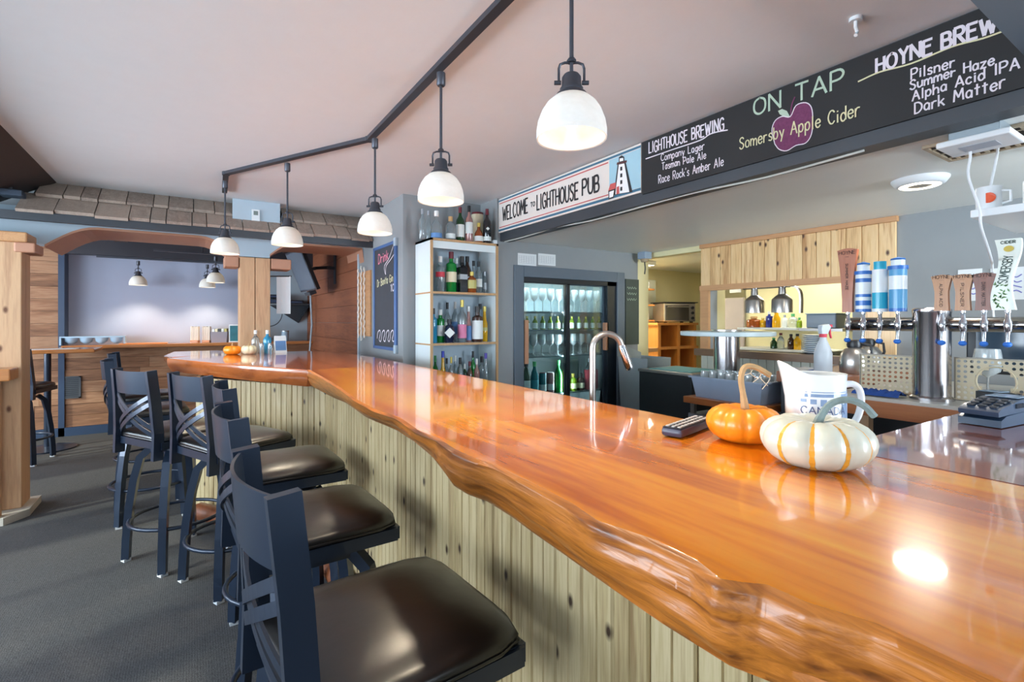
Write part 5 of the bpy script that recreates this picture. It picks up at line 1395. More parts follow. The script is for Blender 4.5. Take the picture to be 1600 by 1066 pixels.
# ================================================================ back counter with the beer taps
XT0, ZK = 2.92, .98
LAM = plain('counter_laminate', (190, 186, 176), .35, var=.05)
WEDGE = wood('counter_edge_wood', [(0.2, (150, 78, 34)), (0.8, (196, 118, 58))], 'Y', 1.2, 14, .4, .4)
bc = thing('tap_counter', 'back counter with pale top and orange wood front under the beer taps', 'counter', (0, 0, 0))
MB().box((2.775, -.6, ZK - .03), (3.93, 1.28, ZK)).build('top', LAM, bc)
MB().box((2.76, -.6, ZK - .09), (2.78, 1.28, ZK - .015)).build('front_band', WEDGE, bc)
MB().box((2.95, -.6, 0), (3.93, 1.28, ZK - .03)).build('body', plain('counter_dark', (36, 34, 36), .6), bc)
for y_ in (-.2, .5, 1.1): MB().box((2.8, y_, 0), (2.85, y_ + .05, ZK - .03)).build('leg', POST, bc)
MB().box((2.86, -.6, .55), (2.95, 1.28, .57)).build('low_shelf', LAM, bc)
rc = thing('side_counter', 'raised brown counter end behind the pitcher carrying the spray bottle', 'counter', (0, 0, 0))
MB().rbox((3.05, 1.3, .975), (3.93, 1.7, 1.04), .005).build('top', wood('side_counter_wood', [(0.2, (116, 66, 40)), (0.8, (160, 98, 60))], 'Y', 1.2, 14, .35, .3), rc)
MB().box((3.4, 1.3, 0), (3.93, 1.68, .975)).build('body', MATS['counter_dark'], rc)
MB().box((3.07, 1.63, 0), (3.12, 1.68, .975)).build('leg', DARK, rc)

tw = thing('tap_tower', 'polished steel column with two beer tap rails on the back counter', 'tap tower', (0, 0, 0))
yc = at_x(1453, 500, XT0).y
MB().lathe([(.085, ZK), (.085, ZK + .012), (.072, ZK + .02), (.072, 1.385), (.074, 1.39), (.074, 1.405), (.066, 1.412)], (XT0 + .02, yc, 0), 32).build('column', plain('polished_steel', (196, 192, 194), .2, 1.0, var=.04), tw, 40)
yl_, ym0, ym1 = at_x(1321, 500, XT0).y, at_x(1434, 500, XT0).y, at_x(1473, 500, XT0).y
ZT = 1.335
RAILM = plain('rail_steel', (150, 146, 142), .16, 1.0, var=.05)
MB().tube([(XT0 + .03, yl_, ZT), (XT0 + .03, ym0 - .0, ZT)], .034, 16).build('rail', RAILM, tw, 40)
yr_ = at_x(1610, 500, XT0).y
MB().tube([(XT0 + .03, ym1, ZT), (XT0 + .03, yr_ - .1, ZT)], .034, 16).build('rail', RAILM, tw, 40)
BLUE = plain('tap_cap_blue', (42, 110, 200), .45)
TAPX = [1325, 1349, 1375, 1403, 1472, 1505, 1538, 1575]
tap_pos = []
for i, px in enumerate(TAPX):
    y_ = at_x(px, 505, XT0 - .045).y
    tap_pos.append(y_)
    xx = XT0 - .045
    fa = MB().tube([(XT0 + .02, y_, ZT + .0), (xx, y_, ZT)], .011, 10).lathe([(.012, -.03), (.015, -.01), (.015, .012), (.01, .022), (.008, .05), (.011, .052), (.011, .062), (.006, .066)], (xx, y_, ZT), 14).tube([(xx, y_, ZT - .02), (xx - .006, y_, ZT - .05), (xx - .008, y_, ZT - .075)], [.009, .0075, .007], 10).build('faucet', CHROME, tw, 50)
    MB().sphere((xx - .008, y_, ZT - .083), .0155, .8, 12, 6).build('spout_cap', BLUE, fa, 60)
ZH = ZT + .062
HW = [wood('tap_handle_copper', [(0.2, (158, 84, 48)), (0.8, (190, 112, 72))], 'Z', 2, 16, .45, .1), wood('tap_handle_maple', [(0.2, (166, 106, 58)), (0.8, (200, 142, 88))], 'Z', 2, 16, .45, .1),
      wood('tap_handle_walnut', [(0.2, (104, 52, 32)), (0.8, (144, 78, 50))], 'Z', 2, 16, .45, .1)]
INK = plain('burnt_ink', (52, 30, 22), .6)
def tap_part(label, y):
    t = bpy.data.objects.new('tap_handle', None); COL.objects.link(t); t.empty_display_size = .03
    t.parent = tw; t.location = (XT0 - .045, y, ZH); t['label'] = label
    return t
def ypx(py, i): return CAMZ + (HY - py) * depth((XT0 - .045, tap_pos[i], 0)) / FPX
def paddle(i, label, ytop, prof, mat, txt, half=.0011):
    """flat flared handle; prof: (relative height, half width)"""
    y_ = tap_pos[i]; H = ypx(ytop, i) - ZH
    t = tap_part(label, y_)
    L_ = [(-.011, w, H * h) for h, w in prof]; R_ = [(-.011, -w, H * h) for h, w in prof[::-1]]
    topw = prof[-1][1]
    crown = [(-.011, topw * (1 - k / 4) , H + topw * .18 * math.sin(PI * (k / 8))) for k in range(1, 8)]
    MB().prism(L_ + crown + R_, (.022, 0, 0)).build('handle', mat, t)
    MB().lathe([(.009, -.002), (.011, .006), (.009, .012)], seg=12).build('ferrule', CHROME, t, 40)
    X_ = XT0 - .045 - .0112
    w_ = prof[-1][1] * .8
    lettering('HOYNE', (X_, y_ + w_, ZH + H * .93), (X_, y_ - w_, ZH + H * .93), H * .055 if ytop < 400 else H * .1, NX, half, INK, t)
    mbx = MB().box((X_ - .0005, y_ - .008, ZH + H * .885), (X_, y_ + .008, ZH + H * .89)); o = mbx.build('rule', INK, t); o.matrix_parent_inverse = parent_matrix(t).inverted()
    lettering(txt, (X_, y_ + .006, ZH + H * .78), (X_, y_ + .006, ZH + H * (.36 if ytop < 400 else .12)), .011, NX, half, INK, t, up=(0, -1, 0))
    return t
paddle(0, 'tall copper-toned wooden tap handle at the left of the taps', 391, [(0, .024), (.2, .024), (.55, .03), (.8, .038), (1, .047)], HW[0], 'SUMMER HAZE')
sp_ = [(0, .03), (.3, .027), (.55, .027), (.8, .034), (1, .042)]
paddle(4, 'short light wooden tap handle just right of the steel column', 432, [(a, b * .9) for a, b in sp_], HW[1], 'ALPHA ACID', .0009)
paddle(5, 'short maple tap handle, middle of the three short ones', 431, [(a, b * .9) for a, b in sp_], HW[1], 'PILSNER', .0009)
paddle(6, 'short walnut-dark tap handle beside the green and white one', 429, [(a, b * .95) for a, b in sp_], HW[2], 'DARK MATTER', .0009)
def lighthouse(i, label, ytop, bands, r, roof=True):
    y_ = tap_pos[i]; H = ypx(ytop, i) - ZH
    t = tap_part(label, y_)
    z = 0
    for frac, rgb, rr in bands:
        MB().lathe([(r * rr, z), (r * rr, z + H * frac)], seg=20).build('band', plain('handle_%d_%d_%d' % rgb, rgb, .35, coat=.2), t, 40)
        z += H * frac
    if roof:
        MB().lathe([(r * .85, z), (r * .8, z + H * .03), (.004, z + H * .06)], seg=18).build('roof', plain('handle_roof_blue', (40, 100, 170), .35), t, 40)
    MB().lathe([(.009, -.002), (.011, .006), (.009, .012)], seg=12).build('ferrule', CHROME, t, 40)
    return t
Wt, Bl, Tq, Lb_ = (232, 236, 238), (52, 112, 190), (40, 170, 200), (90, 160, 204)
lighthouse(1, 'white tap handle with broad blue stripes, like a small lighthouse', 411, [(.06, Bl, 1), (.07, Wt, 1), (.1, Bl, 1), (.07, Wt, 1), (.06, Bl, 1), (.24, Wt, 1), (.08, Bl, 1), (.08, Wt, 1), (.07, Bl, 1.14), (.13, Wt, .78)], .034)
lighthouse(2, 'white tap handle with a turquoise lower half', 409, [(.06, Wt, 1), (.32, Tq, 1), (.46, Wt, 1), (.16, Tq, .8)], .033, False)
lighthouse(3, 'pale blue tap handle with a wave pattern before the steel column', 405, [(.06, Bl, 1), (.36, Lb_, 1), (.26, Wt, 1), (.12, Lb_, 1), (.07, Bl, 1.14), (.11, Wt, .78)], .036)
# curved green and white cider handle
i = 7; y_ = at_x(1570, 440, XT0 - .045).y; H = ypx(374, 7) - ZH
t = tap_part('tall wavy white and green cider tap handle', tap_pos[7])
def wob(h): return .012 * math.sin(h * 5.2 + .4) + .006
rows = []
for k in range(25):
    h = k / 24; c_ = wob(h); w = .03 + .006 * math.cos(h * 6) + .004 * h
    rows.append([Vector((-.014, c_ + w, H * h)), Vector((-.016, c_, H * h)), Vector((-.014, c_ - w, H * h)), Vector((.014, c_ - w, H * h)), Vector((.014, c_ + w, H * h))])
mb = MB().grid(rows, True); mb.add(rows[0], [(0, 1, 2, 3, 4)]); mb.add(rows[-1], [(0, 1, 2, 3, 4)])
mb.build('handle', plain('cider_white', (226, 230, 218), .35, coat=.2), t, 50)
GRN = plain('cider_green', (96, 140, 70), .5); DGR = plain('cider_dark_green', (34, 62, 48), .5)
rnd = random.Random(2); lv = MB()
for k in range(34):
    h = rnd.uniform(.02, .38); yy = wob(h) + rnd.uniform(-.024, .024); a = rnd.uniform(0, PI)
    c_ = Vector((-.0172, yy, H * h)); u = Vector((0, math.cos(a), math.sin(a))) * .008; v = Vector((0, -math.sin(a), math.cos(a))) * .003
    lv.add([c_ - u, c_ + v, c_ + u, c_ - v], [(0, 1, 2, 3)])
lv.build('leaf_print', GRN, t)
mb = MB()
st_, w_ = strokes_of('SOMERSBY', 1.6)
for s in st_:
    ribbon(mb, [Vector((-.0178, wob(.38 + .36 * p.x / w_) + .014 - .028 * (1 - p.y / 10) * 1.0 - .0 , H * (.38 + .38 * p.x / w_))) for p in s], .0017, NX)
mb.build('lettering', DGR, t)
mb = MB(); st_, w_ = strokes_of('CIDER')
for s in st_: ribbon(mb, [Vector((-.0178, wob(.95) + .022 - .044 * p.x / w_, H * .935 + .011 * p.y / 10)) for p in s], .0013, NX)
mb.build('lettering', DGR, t)
MB().add([Vector((-.0178, wob(.86) + .016 * math.cos(2 * PI * k / 12), H * .86 + .013 * math.sin(2 * PI * k / 12))) for k in range(12)], [tuple(range(12))]).build('fruit_print', plain('fruit_gold', (206, 178, 60), .5), t)
MB().lathe([(.009, -.002), (.011, .006), (.009, .012)], seg=12).build('ferrule', CHROME, t, 40)

# perforated splash panels with real holes
PERF = plain('perforated_beige', (202, 186, 154), .5, var=.04)
def perforated(label, y_left, y_right, z0, z1, X, pitch=.0235, hole=.0068, circle=None):
    t = thing('splash_panel', label, 'splash panel', (X, y_left, z0))
    W_, H_ = y_left - y_right, z1 - z0
    nx, nz = round(W_ / pitch), round(H_ / pitch)
    px_, pz_ = W_ / nx, H_ / nz
    mb = MB()
    for i_ in range(nx):
        for j_ in range(nz):
            cy, cz = -(i_ + .5) * px_, (j_ + .5) * pz_
            if circle and math.hypot(cy - circle[0], cz - circle[1]) < circle[2] - .003: continue
            solid = circle and math.hypot(cy - circle[0], cz - circle[1]) < circle[2] + pitch * .75
            sqr = [(cy + a * px_ / 2, cz + b * pz_ / 2) for a, b in ((1, 0), (1, 1), (0, 1), (-1, 1), (-1, 0), (-1, -1), (0, -1), (1, -1))]
            if solid:
                mb.add([(0, a, b) for a, b in sqr], [tuple(range(8))]); continue
            hl = [(cy + hole * math.cos(k * PI / 4), cz + hole * math.sin(k * PI / 4)) for k in range(8)]
            vs = [(0, a, b) for a, b in sqr] + [(0, a, b) for a, b in hl]
            mb.add(vs, [(k, (k + 1) % 8, 8 + (k + 1) % 8, 8 + k) for k in range(8)])
    mb.build('sheet', PERF, t)
    fr_ = MB().box((-.004, -W_, H_), (.006, 0, H_ + .006)).box((-.004, -W_, -.004), (.006, 0, 0)).box((-.004, 0, -.004), (.006, .005, H_ + .006))
    fr_.build('edge', plain('panel_edge', (120, 112, 100), .4, .4), t)
    if circle:
        MB().tube([(0, circle[0] + circle[2] * math.cos(2 * PI * k / 36), circle[1] + circle[2] * math.sin(2 * PI * k / 36)) for k in range(36)], .004, 6, True).build('rim', PERF, t, 60)
    return t
XPAN = XT0 + .078
ZPa = at_x(1385, 556, XPAN).z
perforated('beige perforated splash panel under the left-hand taps', at_x(1345, 580, XPAN).y, at_x(1431, 580, XPAN).y, ZK + .005, ZPa, XPAN)
ZPb = at_x(1540, 562, XPAN).z
yA, yB = min(at_x(1481, 590, XPAN).y, yc - .072), .27
perforated('beige perforated splash panel with a round cut-out under the right taps', yA, yB, ZK + .005, ZPb, XPAN, circle=(-(yA - at_x(1556, 600, XPAN).y), .095, .066))
t = thing('bar_cloth', 'crumpled blue cloth lying below the left splash panel', 'cloth', (2.86, at_x(1376, 618, 2.86).y + .01, ZK + .001))
rows = []
for i_ in range(9):
    rows.append([Vector((-.05 + .1 * i_ / 8, -.1 + .2 * j / 14, .004 + .022 * math.sin(PI * i_ / 8) * (1 + .5 * math.sin(j * 1.9 + i_)))) for j in range(15)])
MB().grid(rows).build('cloth', plain('blue_cloth', (30, 74, 150), .8, var=.2, scale=30), t, 60)
t2_ = terminal('black keypad terminal standing behind the round cut-out panel edge', (2.84, at_x(1580, 610, 2.84).y, ZK + .003), PI / 2 - .3, ('black', (40, 42, 44)))
t2_['label'] = 'black keypad terminal propped before the right splash panel'
# machines and glass behind the right-hand taps
t = thing('till_screen', 'dark till monitor standing behind the right-hand taps', 'monitor', (3.45, .62, ZK))
MB().rbox((-.02, -.34, .1), (.03, .28, .36), .008).build('case', plain('till_black', (28, 34, 42), .35), t)
MB().box((-.022, -.3, .13), (-.0205, .24, .33)).build('screen', plain('till_glass', (46, 66, 84), .15), t)
MB().rbox((-.1, -.15, 0), (.12, .12, .02), .004).build('base', MATS['till_black'], t); MB().box((.0, -.05, .02), (.03, .05, .12)).build('neck', MATS['till_black'], t)
make_glass('large empty wine glass standing behind the right splash panel', (3.12, at_x(1543, 540, 3.12).y, ZK + .0005), .24, .055)
t = thing('receipt_printer', 'dark receipt printer seen through the round cut-out', 'printer', (3.2, .45, ZK))
MB().rbox((-.08, -.09, 0), (.08, .09, .12), .01).build('case', plain('printer_black', (44, 50, 58), .4), t); MB().box((-.03, -.07, .12), (.0, .07, .123)).build('paper_slot', WHITE, t)
# papers on the grey wall behind the taps
for a, b, c_, d_, lab in ((1497, 1535, 422, 470, 'white paper pinned to the grey wall behind the short tap handles'), (1548, 1600, 420, 468, 'white handwritten sheet on the grey wall right of the cider handle')):
    q0, q1 = at_x(a, c_, XK), at_x(b, d_, XK)
    t = thing('pinned_sheet', lab, 'paper', (XK - .001, q0.y, q1.z))
    MB().box((-.002, q1.y - q0.y, 0), (0, 0, q0.z - q1.z)).build('sheet', WHITE, t)
    mb = MB()
    for k in range(4): ribbon(mb, smooth_path([Vector((-.0035, -.03 - .02 * j, (q0.z - q1.z) * (.25 + .16 * k) + .008 * math.sin(j * 2.1 + k))) for j in range(6)], 3), .003, NX)
    mb.build('scribble', plain('pen_blue', (120, 120, 190), .7), t)
# spray bottle, carafes
t = thing('spray_bottle', 'translucent white spray bottle with red trigger on the raised counter', 'spray bottle', (3.14, at_x(1286, 540, 3.14).y, 1.04), -.3)
SPB = plain('spray_plastic', (206, 214, 222), .4, trans=.2)
MB().lathe([(.044, 0), (.048, .006), (.048, .12), (.04, .15), (.02, .2), (.016, .22)], seg=18).build('body', SPB, t, 50)
MB().lathe([(.0195, .215), (.0195, .235)], seg=16).build('collar', LB['red'], t, 40)
MB().prism([(-.02, -.014, .235), (.02, -.014, .235), (.045, -.014, .275), (.03, -.014, .292), (-.02, -.014, .285), (-.025, -.014, .26)], (0, .028, 0)).build('head', SPB, t, 40)
MB().tube([(.035, 0, .28), (.05, 0, .262), (.052, 0, .235), (.06, 0, .21)], .006, 8).box((.04, -.01, .275), (.06, .01, .29)).build('trigger', LB['red'], t, 50)
for px, X_, s_, lab in ((1335, 3.3, 1.0, 'round steel coffee carafe with black lid behind the taps'), (1356, 3.62, 1.05, 'second steel carafe standing behind the first one')):
    t = thing('coffee_carafe', lab, 'carafe', (X_, at_x(px, 550, X_).y, 1.04), 0, 'steel carafes')
    MB().lathe([(.07 * s_, 0), (.076 * s_, .01), (.078 * s_, .07), (.07 * s_, .115), (.05 * s_, .145), (.034 * s_, .155)], seg=24).build('body', STEEL, t, 50)
    MB().lathe([(.036, .153), (.04, .17), (.034, .195), (.02, .2)], seg=16).build('lid', C['black'], t, 40)
    MB().tube([(.0, -.035, .18), (0, -.085, .17), (0, -.09, .12), (0, -.075, .08)], .008, 8).build('handle', C['black'], t, 50)
tag(MB().rbox((3.1, 1.57, 1.04), (3.36, 1.69, 1.052), .004).build('blue_tray', plain('tray_blue', (52, 88, 150), .4)), 'flat blue tray at the end of the raised counter', 'tray')

# ================================================================ under-bar cooler, bus tub, pedestal
t = thing('bar_cooler', 'black-fronted cooler box with stainless lid beyond the faucet', 'cooler', (3.38, 2.57, 0))
MB().rbox((0, 0, .02), (.5, .56, .9), .006).build('body', plain('cooler_black', (34, 36, 40), .35, var=.15), t)
MB().rbox((-.01, -.01, .9), (.51, .57, .925), .005).build('lid', STEEL, t)
MB().box((.06, .06, .925), (.44, .5, .93)).build('lid_mat', plain('teal_mat', (96, 172, 180), .4), t)
t = thing('bar_shelf', 'brown wooden plank shelf holding the grey bus tub', 'shelf', (2.93, 1.72, 0))
MB().rbox((0, 0, .775), (.33, .58, .82), .004).build('plank', WEDGE, t)
for x_, y_ in ((.04, .04), (.04, .52), (.28, .04), (.28, .52)): MB().box((x_, y_, 0), (x_ + .03, y_ + .03, .775)).build('leg', STEEL, t)
MB().box((.03, .02, .25), (.32, .56, .7)).build('cabinet', plain('grey_cabinet', (140, 150, 160), .4, .3), t)
t = thing('bus_tub', 'grey plastic bus tub of upturned glasses by the steel pedestal', 'tub', (3.12, 2.0, .82))
def tubring(hx, hy, z): return [Vector(p) for p in ((-hx, -hy, z), (hx, -hy, z), (hx, hy, z), (-hx, hy, z))]
rws = [tubring(.135, .235, 0), tubring(.155, .258, .135), tubring(.17, .272, .135), tubring(.17, .272, .145), tubring(.15, .25, .145), tubring(.13, .23, .008)]
mb = MB().grid(rws, True); mb.add(rws[0], [(0, 1, 2, 3)]); mb.add(rws[-1], [(0, 1, 2, 3)])
mb.build('tub', plain('tub_grey', (160, 174, 196), .45), t)
tg0 = None
rnd = random.Random(4)
for i_ in range(3):
    for j_ in range(7):
        loc = (3.03 + i_ * .085, 1.8 + j_ * .066, .83)
        if tg0 is None: tg0 = make_glass('small stemmed glass packed in the grey bus tub', loc, .17, .031, 'bar_glass', 'glasses in the bus tub')
        else: dup(tg0, (loc[0] + rnd.uniform(-.006, .006), loc[1], loc[2]), rnd.uniform(0, 3))
PX, PY = 3.47, 2.32
t = thing('pedestal_table', 'round pale-topped pedestal table on a polished steel column', 'table', (PX, PY, 0))
MB().lathe([(.335, 1.238), (.34, 1.242), (.34, 1.268), (.335, 1.272)], seg=48).build('top', plain('pale_tabletop', (196, 210, 212), .4), t, 30)
MB().lathe([(.095, .03), (.095, 1.238)], seg=28).build('column', MATS['polished_steel'], t, 40)
MB().lathe([(.11, 1.272), (.11, 1.285)], seg=28).build('collar', STEEL, t, 40); MB().lathe([(.2, 0), (.2, .03)], seg=28).build('base', STEEL, t, 40)
t = thing('waste_bin', 'grey open bin standing at the kitchen doorway', 'bin', (3.72, 3.38, 0))
rws = [tubring(.13, .15, 0), tubring(.165, .19, 1.0), tubring(.155, .18, 1.0), tubring(.12, .14, .02)]
mb = MB().grid(rws, True); mb.add(rws[0], [(0, 1, 2, 3)]); mb.add(rws[-1], [(0, 1, 2, 3)]); mb.build('body', plain('bin_grey', (150, 158, 160), .5), t)
MB().prism([(-.165, .19, 1.0), (.165, .19, 1.0), (.165, .19, 1.03), (-.165, .19, 1.14)], (0, .008, 0)).build('splash_guard', MATS['bin_grey'], t)
bottle('white sauce bottle with red tip standing in the kitchen doorway', (4.13, 3.74, 1.06), .035, .2, 'white', 'red', 'slim', 'red', (.2, .5), name='sauce_bottle')
tag(MB().rbox((4.061, 3.64, 1.02), (4.22, 3.86, 1.06), .004).build('wall_shelf', TRIMWOOD), 'short wooden wall shelf holding the sauce bottle', 'shelf')

# ================================================================ ceiling fittings, mug shelf, cords
cl = at_z(1437, 280, ZL)
t = thing('ceiling_light', 'round white ceiling light glowing above the taps', 'ceiling light', (cl.x, cl.y, ZL))
MB().lathe([(.115, 0), (.115, -.006), (.1, -.028), (.088, -.034)], seg=32).build('housing', WHITE, t, 40)
MB().lathe([(.086, -.031), (.08, -.036), (.05, -.036)], seg=32, cap=False).build('diffuser_ring', plain('ring_glow', (255, 246, 230), .4, emit=(255, 240, 214), estr=6), t, 40)
MB().lathe([(.05, -.0345), (.002, -.0345)], seg=32, cap=False).build('centre_disc', plain('disc_grey', (170, 160, 150), .5), t)
lamp('ceiling_light_glow', 'AREA', (0, 0, -.06), 3, (1, .93, .82), .2, .2, (0, 0, -1), t)
vg = at_z(1530, 222, ZL)
t = thing('ceiling_vent', 'beige slotted vent grille in the low ceiling by the beam', 'vent', (vg.x + .02, vg.y - .02, ZL))
VGM = plain('vent_beige', (176, 158, 132), .5)
MB().box((-.14, -.15, -.004), (.14, .15, -.001)).build('backing', plain('vent_dark', (44, 38, 34), .7), t)
MB().box((-.15, -.16, -.012), (-.135, .16, 0)).box((.135, -.16, -.012), (.15, .16, 0)).box((-.135, -.16, -.012), (.135, -.145, 0)).box((-.135, .145, -.012), (.135, .16, 0)).build('frame', VGM, t)
s0 = MB().box((-.135, -.006, -.01), (.135, .006, -.005)).build('slat', VGM, t); s0.location = (0, -.12, 0)
for k in range(1, 9): share(s0, 'slat', t, (0, -.12 + k * .03, 0))
for k in range(3): MB().box((-.09 + k * .09 - .005, -.145, -.011), (-.09 + k * .09 + .005, .145, -.0095)).build('cross_slat', VGM, t)
pb = at_z(1525, 185, 1.99)
t = thing('power_box', 'white power supply on a metal junction box under the beam', 'junction box', (2.42, at_x(1525, 185, 2.36).y, 1.985))
MB().rbox((-.09, -.07, .025), (.06, .07, .065), .003).build('junction_box', plain('galvanised', (150, 160, 166), .4, .6), t)
MB().rbox((-.11, -.1, 0), (.07, .1, .022), .005).build('power_supply', WHITE, t)
MB().box((-.06, -.05, -.001), (.02, .05, .0)).build('label', plain('label_grey', (170, 178, 190), .5), t)
sy = at_z(1516, 341, 1.75)
t = thing('mug_shelf', 'white hanging shelf with mugs at the right edge under the low ceiling', 'shelf', (sy.x, sy.y, 1.75))
MB().rbox((0, -.75, 0), (.62, 0, .03), .003).build('board', WHITE, t)
MB().box((.3, -.2, .03), (.33, -.17, .3)).build('post', DARK, t); MB().box((.3, -.7, .03), (.33, -.67, .3)).build('post', DARK, t)
mx = at_z(1545, 333, 1.78)
t = thing('mug', 'white mug with a round orange emblem on the hanging shelf', 'mug', (sy.x + .06, at_x(1545, 330, sy.x + .06).y, 1.7805))
MB().lathe([(.036, 0), (.038, .004), (.038, .088), (.035, .088), (.035, .01)], seg=20).build('body', WHITE, t, 50)
MB().tube([(.0, -.036, .07), (0, -.062, .065), (0, -.062, .025), (0, -.036, .02)], .005, 8).build('handle', WHITE, t, 50)
MB().add([Vector((-.0392 * math.cos(.55 * math.cos(2 * PI * k / 14)), .0392 * math.sin(.55 * math.cos(2 * PI * k / 14)) - .008, .042 + .02 * math.sin(2 * PI * k / 14))) for k in range(14)], [tuple(range(14))]).build('emblem', plain('emblem_orange', (226, 84, 36), .4), t)
dup(t, (sy.x + .07, at_x(1545, 330, sy.x + .06).y - .13, 1.7805), .3, 'white mug with orange emblem at the very right of the hanging shelf')
CORD = plain('white_cord', (222, 224, 226), .5)
cy0 = at_x(1502, 190, 2.4)
def cord(label, pts):
    return tag(MB().tube(smooth_path(pts, 5), .0045, 6).build('power_cable', CORD), label, 'cable')
cord('white cord dropping from the power box past the mug shelf', [at_x(1503, 200, 2.45), at_x(1516, 238, 2.45), at_x(1513, 275, 2.46), at_x(1530, 325, 2.46), at_x(1533, 355, 2.48), at_x(1546, 395, 2.7), at_x(1551, 420, 2.95), at_x(1551, 470, 3.05), at_x(1553, 500, 3.06)])
cord('white cord hanging from the vent down to the mug shelf', [at_z(1560, 205, ZL - .01), at_x(1558, 240, 2.62), at_x(1550, 280, 2.62), at_x(1545, 305, 2.62)])
t = thing('speaker_box', 'small beige box and cables at the low ceiling by the kitchen doorway', 'junction box', (3.86, 3.5, ZL))
MB().rbox((-.05, -.05, -.07), (.05, .05, 0), .005).build('box', plain('box_grey_blue', (150, 166, 184), .4), t)
MB().lathe([(.035, -.1), (.045, -.07)], seg=16).build('sounder', plain('sounder_tan', (170, 150, 120), .5), t, 40)
MB().tube(smooth_path([(.0, 0, -.1), (.03, .02, -.16), (0, 0, -.22)], 4), .006, 6).build('cable', DARK, t)

# ================================================================ kitchen beyond the hatch and the doorway
lamp('added_kitchen_light', 'AREA', (5.0, 2.4, ZL - .06), 7, (1, .95, .8), 1.2, .4, (0, 0, -1))  # added lamp, unseen above the hatch, to light the kitchen
t = thing('added_kitchen_light', 'added white light fitting on the kitchen ceiling, out of view', 'ceiling light', (5.0, 2.4, ZL))
MB().rbox((-.6, -.2, -.045), (.6, .2, 0), .005).build('tray', WHITE, t)
MB().box((-.58, -.18, -.05), (.58, .18, -.045)).build('diffuser', plain('added_fitting_glow', (255, 250, 235), .4, emit=(255, 248, 230), estr=2), t)
lamp('added_kitchen_light', 'AREA', (4.43, 4.2, ZL - .06), 14, (1, .95, .8), .24, .4, (0, 0, -1))  # second added lamp, kept out of view, brightens the doorway
t = thing('added_kitchen_light', 'added white light fitting hidden beside the kitchen doorway', 'ceiling light', (4.43, 4.2, ZL))
MB().rbox((-.13, -.24, -.045), (.13, .24, 0), .005).build('tray', WHITE, t)
MB().box((-.12, -.22, -.05), (.12, .22, -.045)).build('diffuser', MATS['added_fitting_glow'], t)
struct(MB().box((5.3, .6, 0), (5.36, 3.3, ZL)).build('wall_kitchen', CREAM))
t = thing('storage_unit', 'orange pine shelving unit in the kitchen doorway', 'shelf unit', (5.14, 4.3, 0))
OPN = wood('orange_pine', [(0.2, (196, 124, 56)), (0.8, (226, 158, 84))], 'Z', 1.2, 14, .5)
for x_ in (-.36, .0, .32): MB().box((x_, -.18, 0), (x_ + .05, .18, 1.3)).build('upright', OPN, t)
for z_ in (.3, .72, 1.0, 1.3): MB().box((-.38, -.19, z_), (.4, .19, z_ + .03)).build('shelf', OPN, t)
MB().box((-.36, .17, .05), (.37, .18, 1.3)).build('back_panel', wood('osb_panel', [(0.2, (200, 146, 70)), (0.8, (230, 180, 98))], 'X', 3, 3, .7), t)
t = thing('toaster_oven', 'silver toaster oven on top of the orange shelving unit', 'toaster oven', (5.24, 4.26, 1.33), -.35)
MB().rbox((-.22, -.15, .015), (.22, .15, .25), .01).build('case', STEEL, t)
d_ = MB().box((-.2, -.158, .03), (.12, -.15, .22)).build('door', plain('oven_glass', (60, 56, 50), .1), t)
MB().tube([(-.19, -.185, .2), (.11, -.185, .2)], .008, 8).box((-.185, -.185, .195), (-.175, -.15, .205)).box((.1, -.185, .195), (.11, -.15, .205)).build('handle', STEEL, d_)
for k in range(3): MB().tube([(.17, -.15, .06 + k * .065), (.17, -.17, .06 + k * .065)], .018, 12).build('knob', C['black'], t)
for a_ in (-.19, .17):
    for b_ in (-.12, .1): MB().box((a_, b_, 0), (a_ + .03, b_ + .03, .016)).build('foot', C['black'], t)
MB().box((-.24, -.17, .252), (.24, .17, .262)).build('top_tray', C['black'], t)
t = thing('spice_rack', 'narrow wooden spice rack on the kitchen wall', 'rack', (4.86, 4.45, 1.345))
for z_ in (.0, .2, .4): MB().box((-.1, -.1, z_), (.12, .1, z_ + .02)).build('shelf', OPN, t)
MB().box((-.1, .09, -.01), (.12, .1, .62)).build('back_panel', CREAM, t)
for k, (dx, zz_, gl, cp, nm) in enumerate(((-.04, .02, 'clear', 'white', 'small clear jar on the lowest spice shelf'), (.05, .02, 'white', 'white', 'white tub on the lowest spice shelf'), (-.05, .22, 'brown', 'black', 'brown spice jar on the middle spice shelf'), (.04, .22, 'amber', 'red', 'amber spice jar on the middle spice shelf'), (-.03, .42, 'blue', 'white', 'blue tin on the top spice shelf'), (.06, .42, 'white', 'white', 'white tub on the top spice shelf'))):
    bottle(nm, (4.86 + dx, 4.42, 1.345 + zz_ + .001), .03, .12, gl, cp, 'squat', None, name='spice_jar', cat='jar', group='jars on the spice rack')
tag(MB().rbox((5.0, 4.555, 1.332), (5.24, 4.59, 1.9), .004).build('white_board', plain('board_white', (222, 228, 214), .5)), 'tall white board leaning on the kitchen wall behind the toaster oven', 'board')
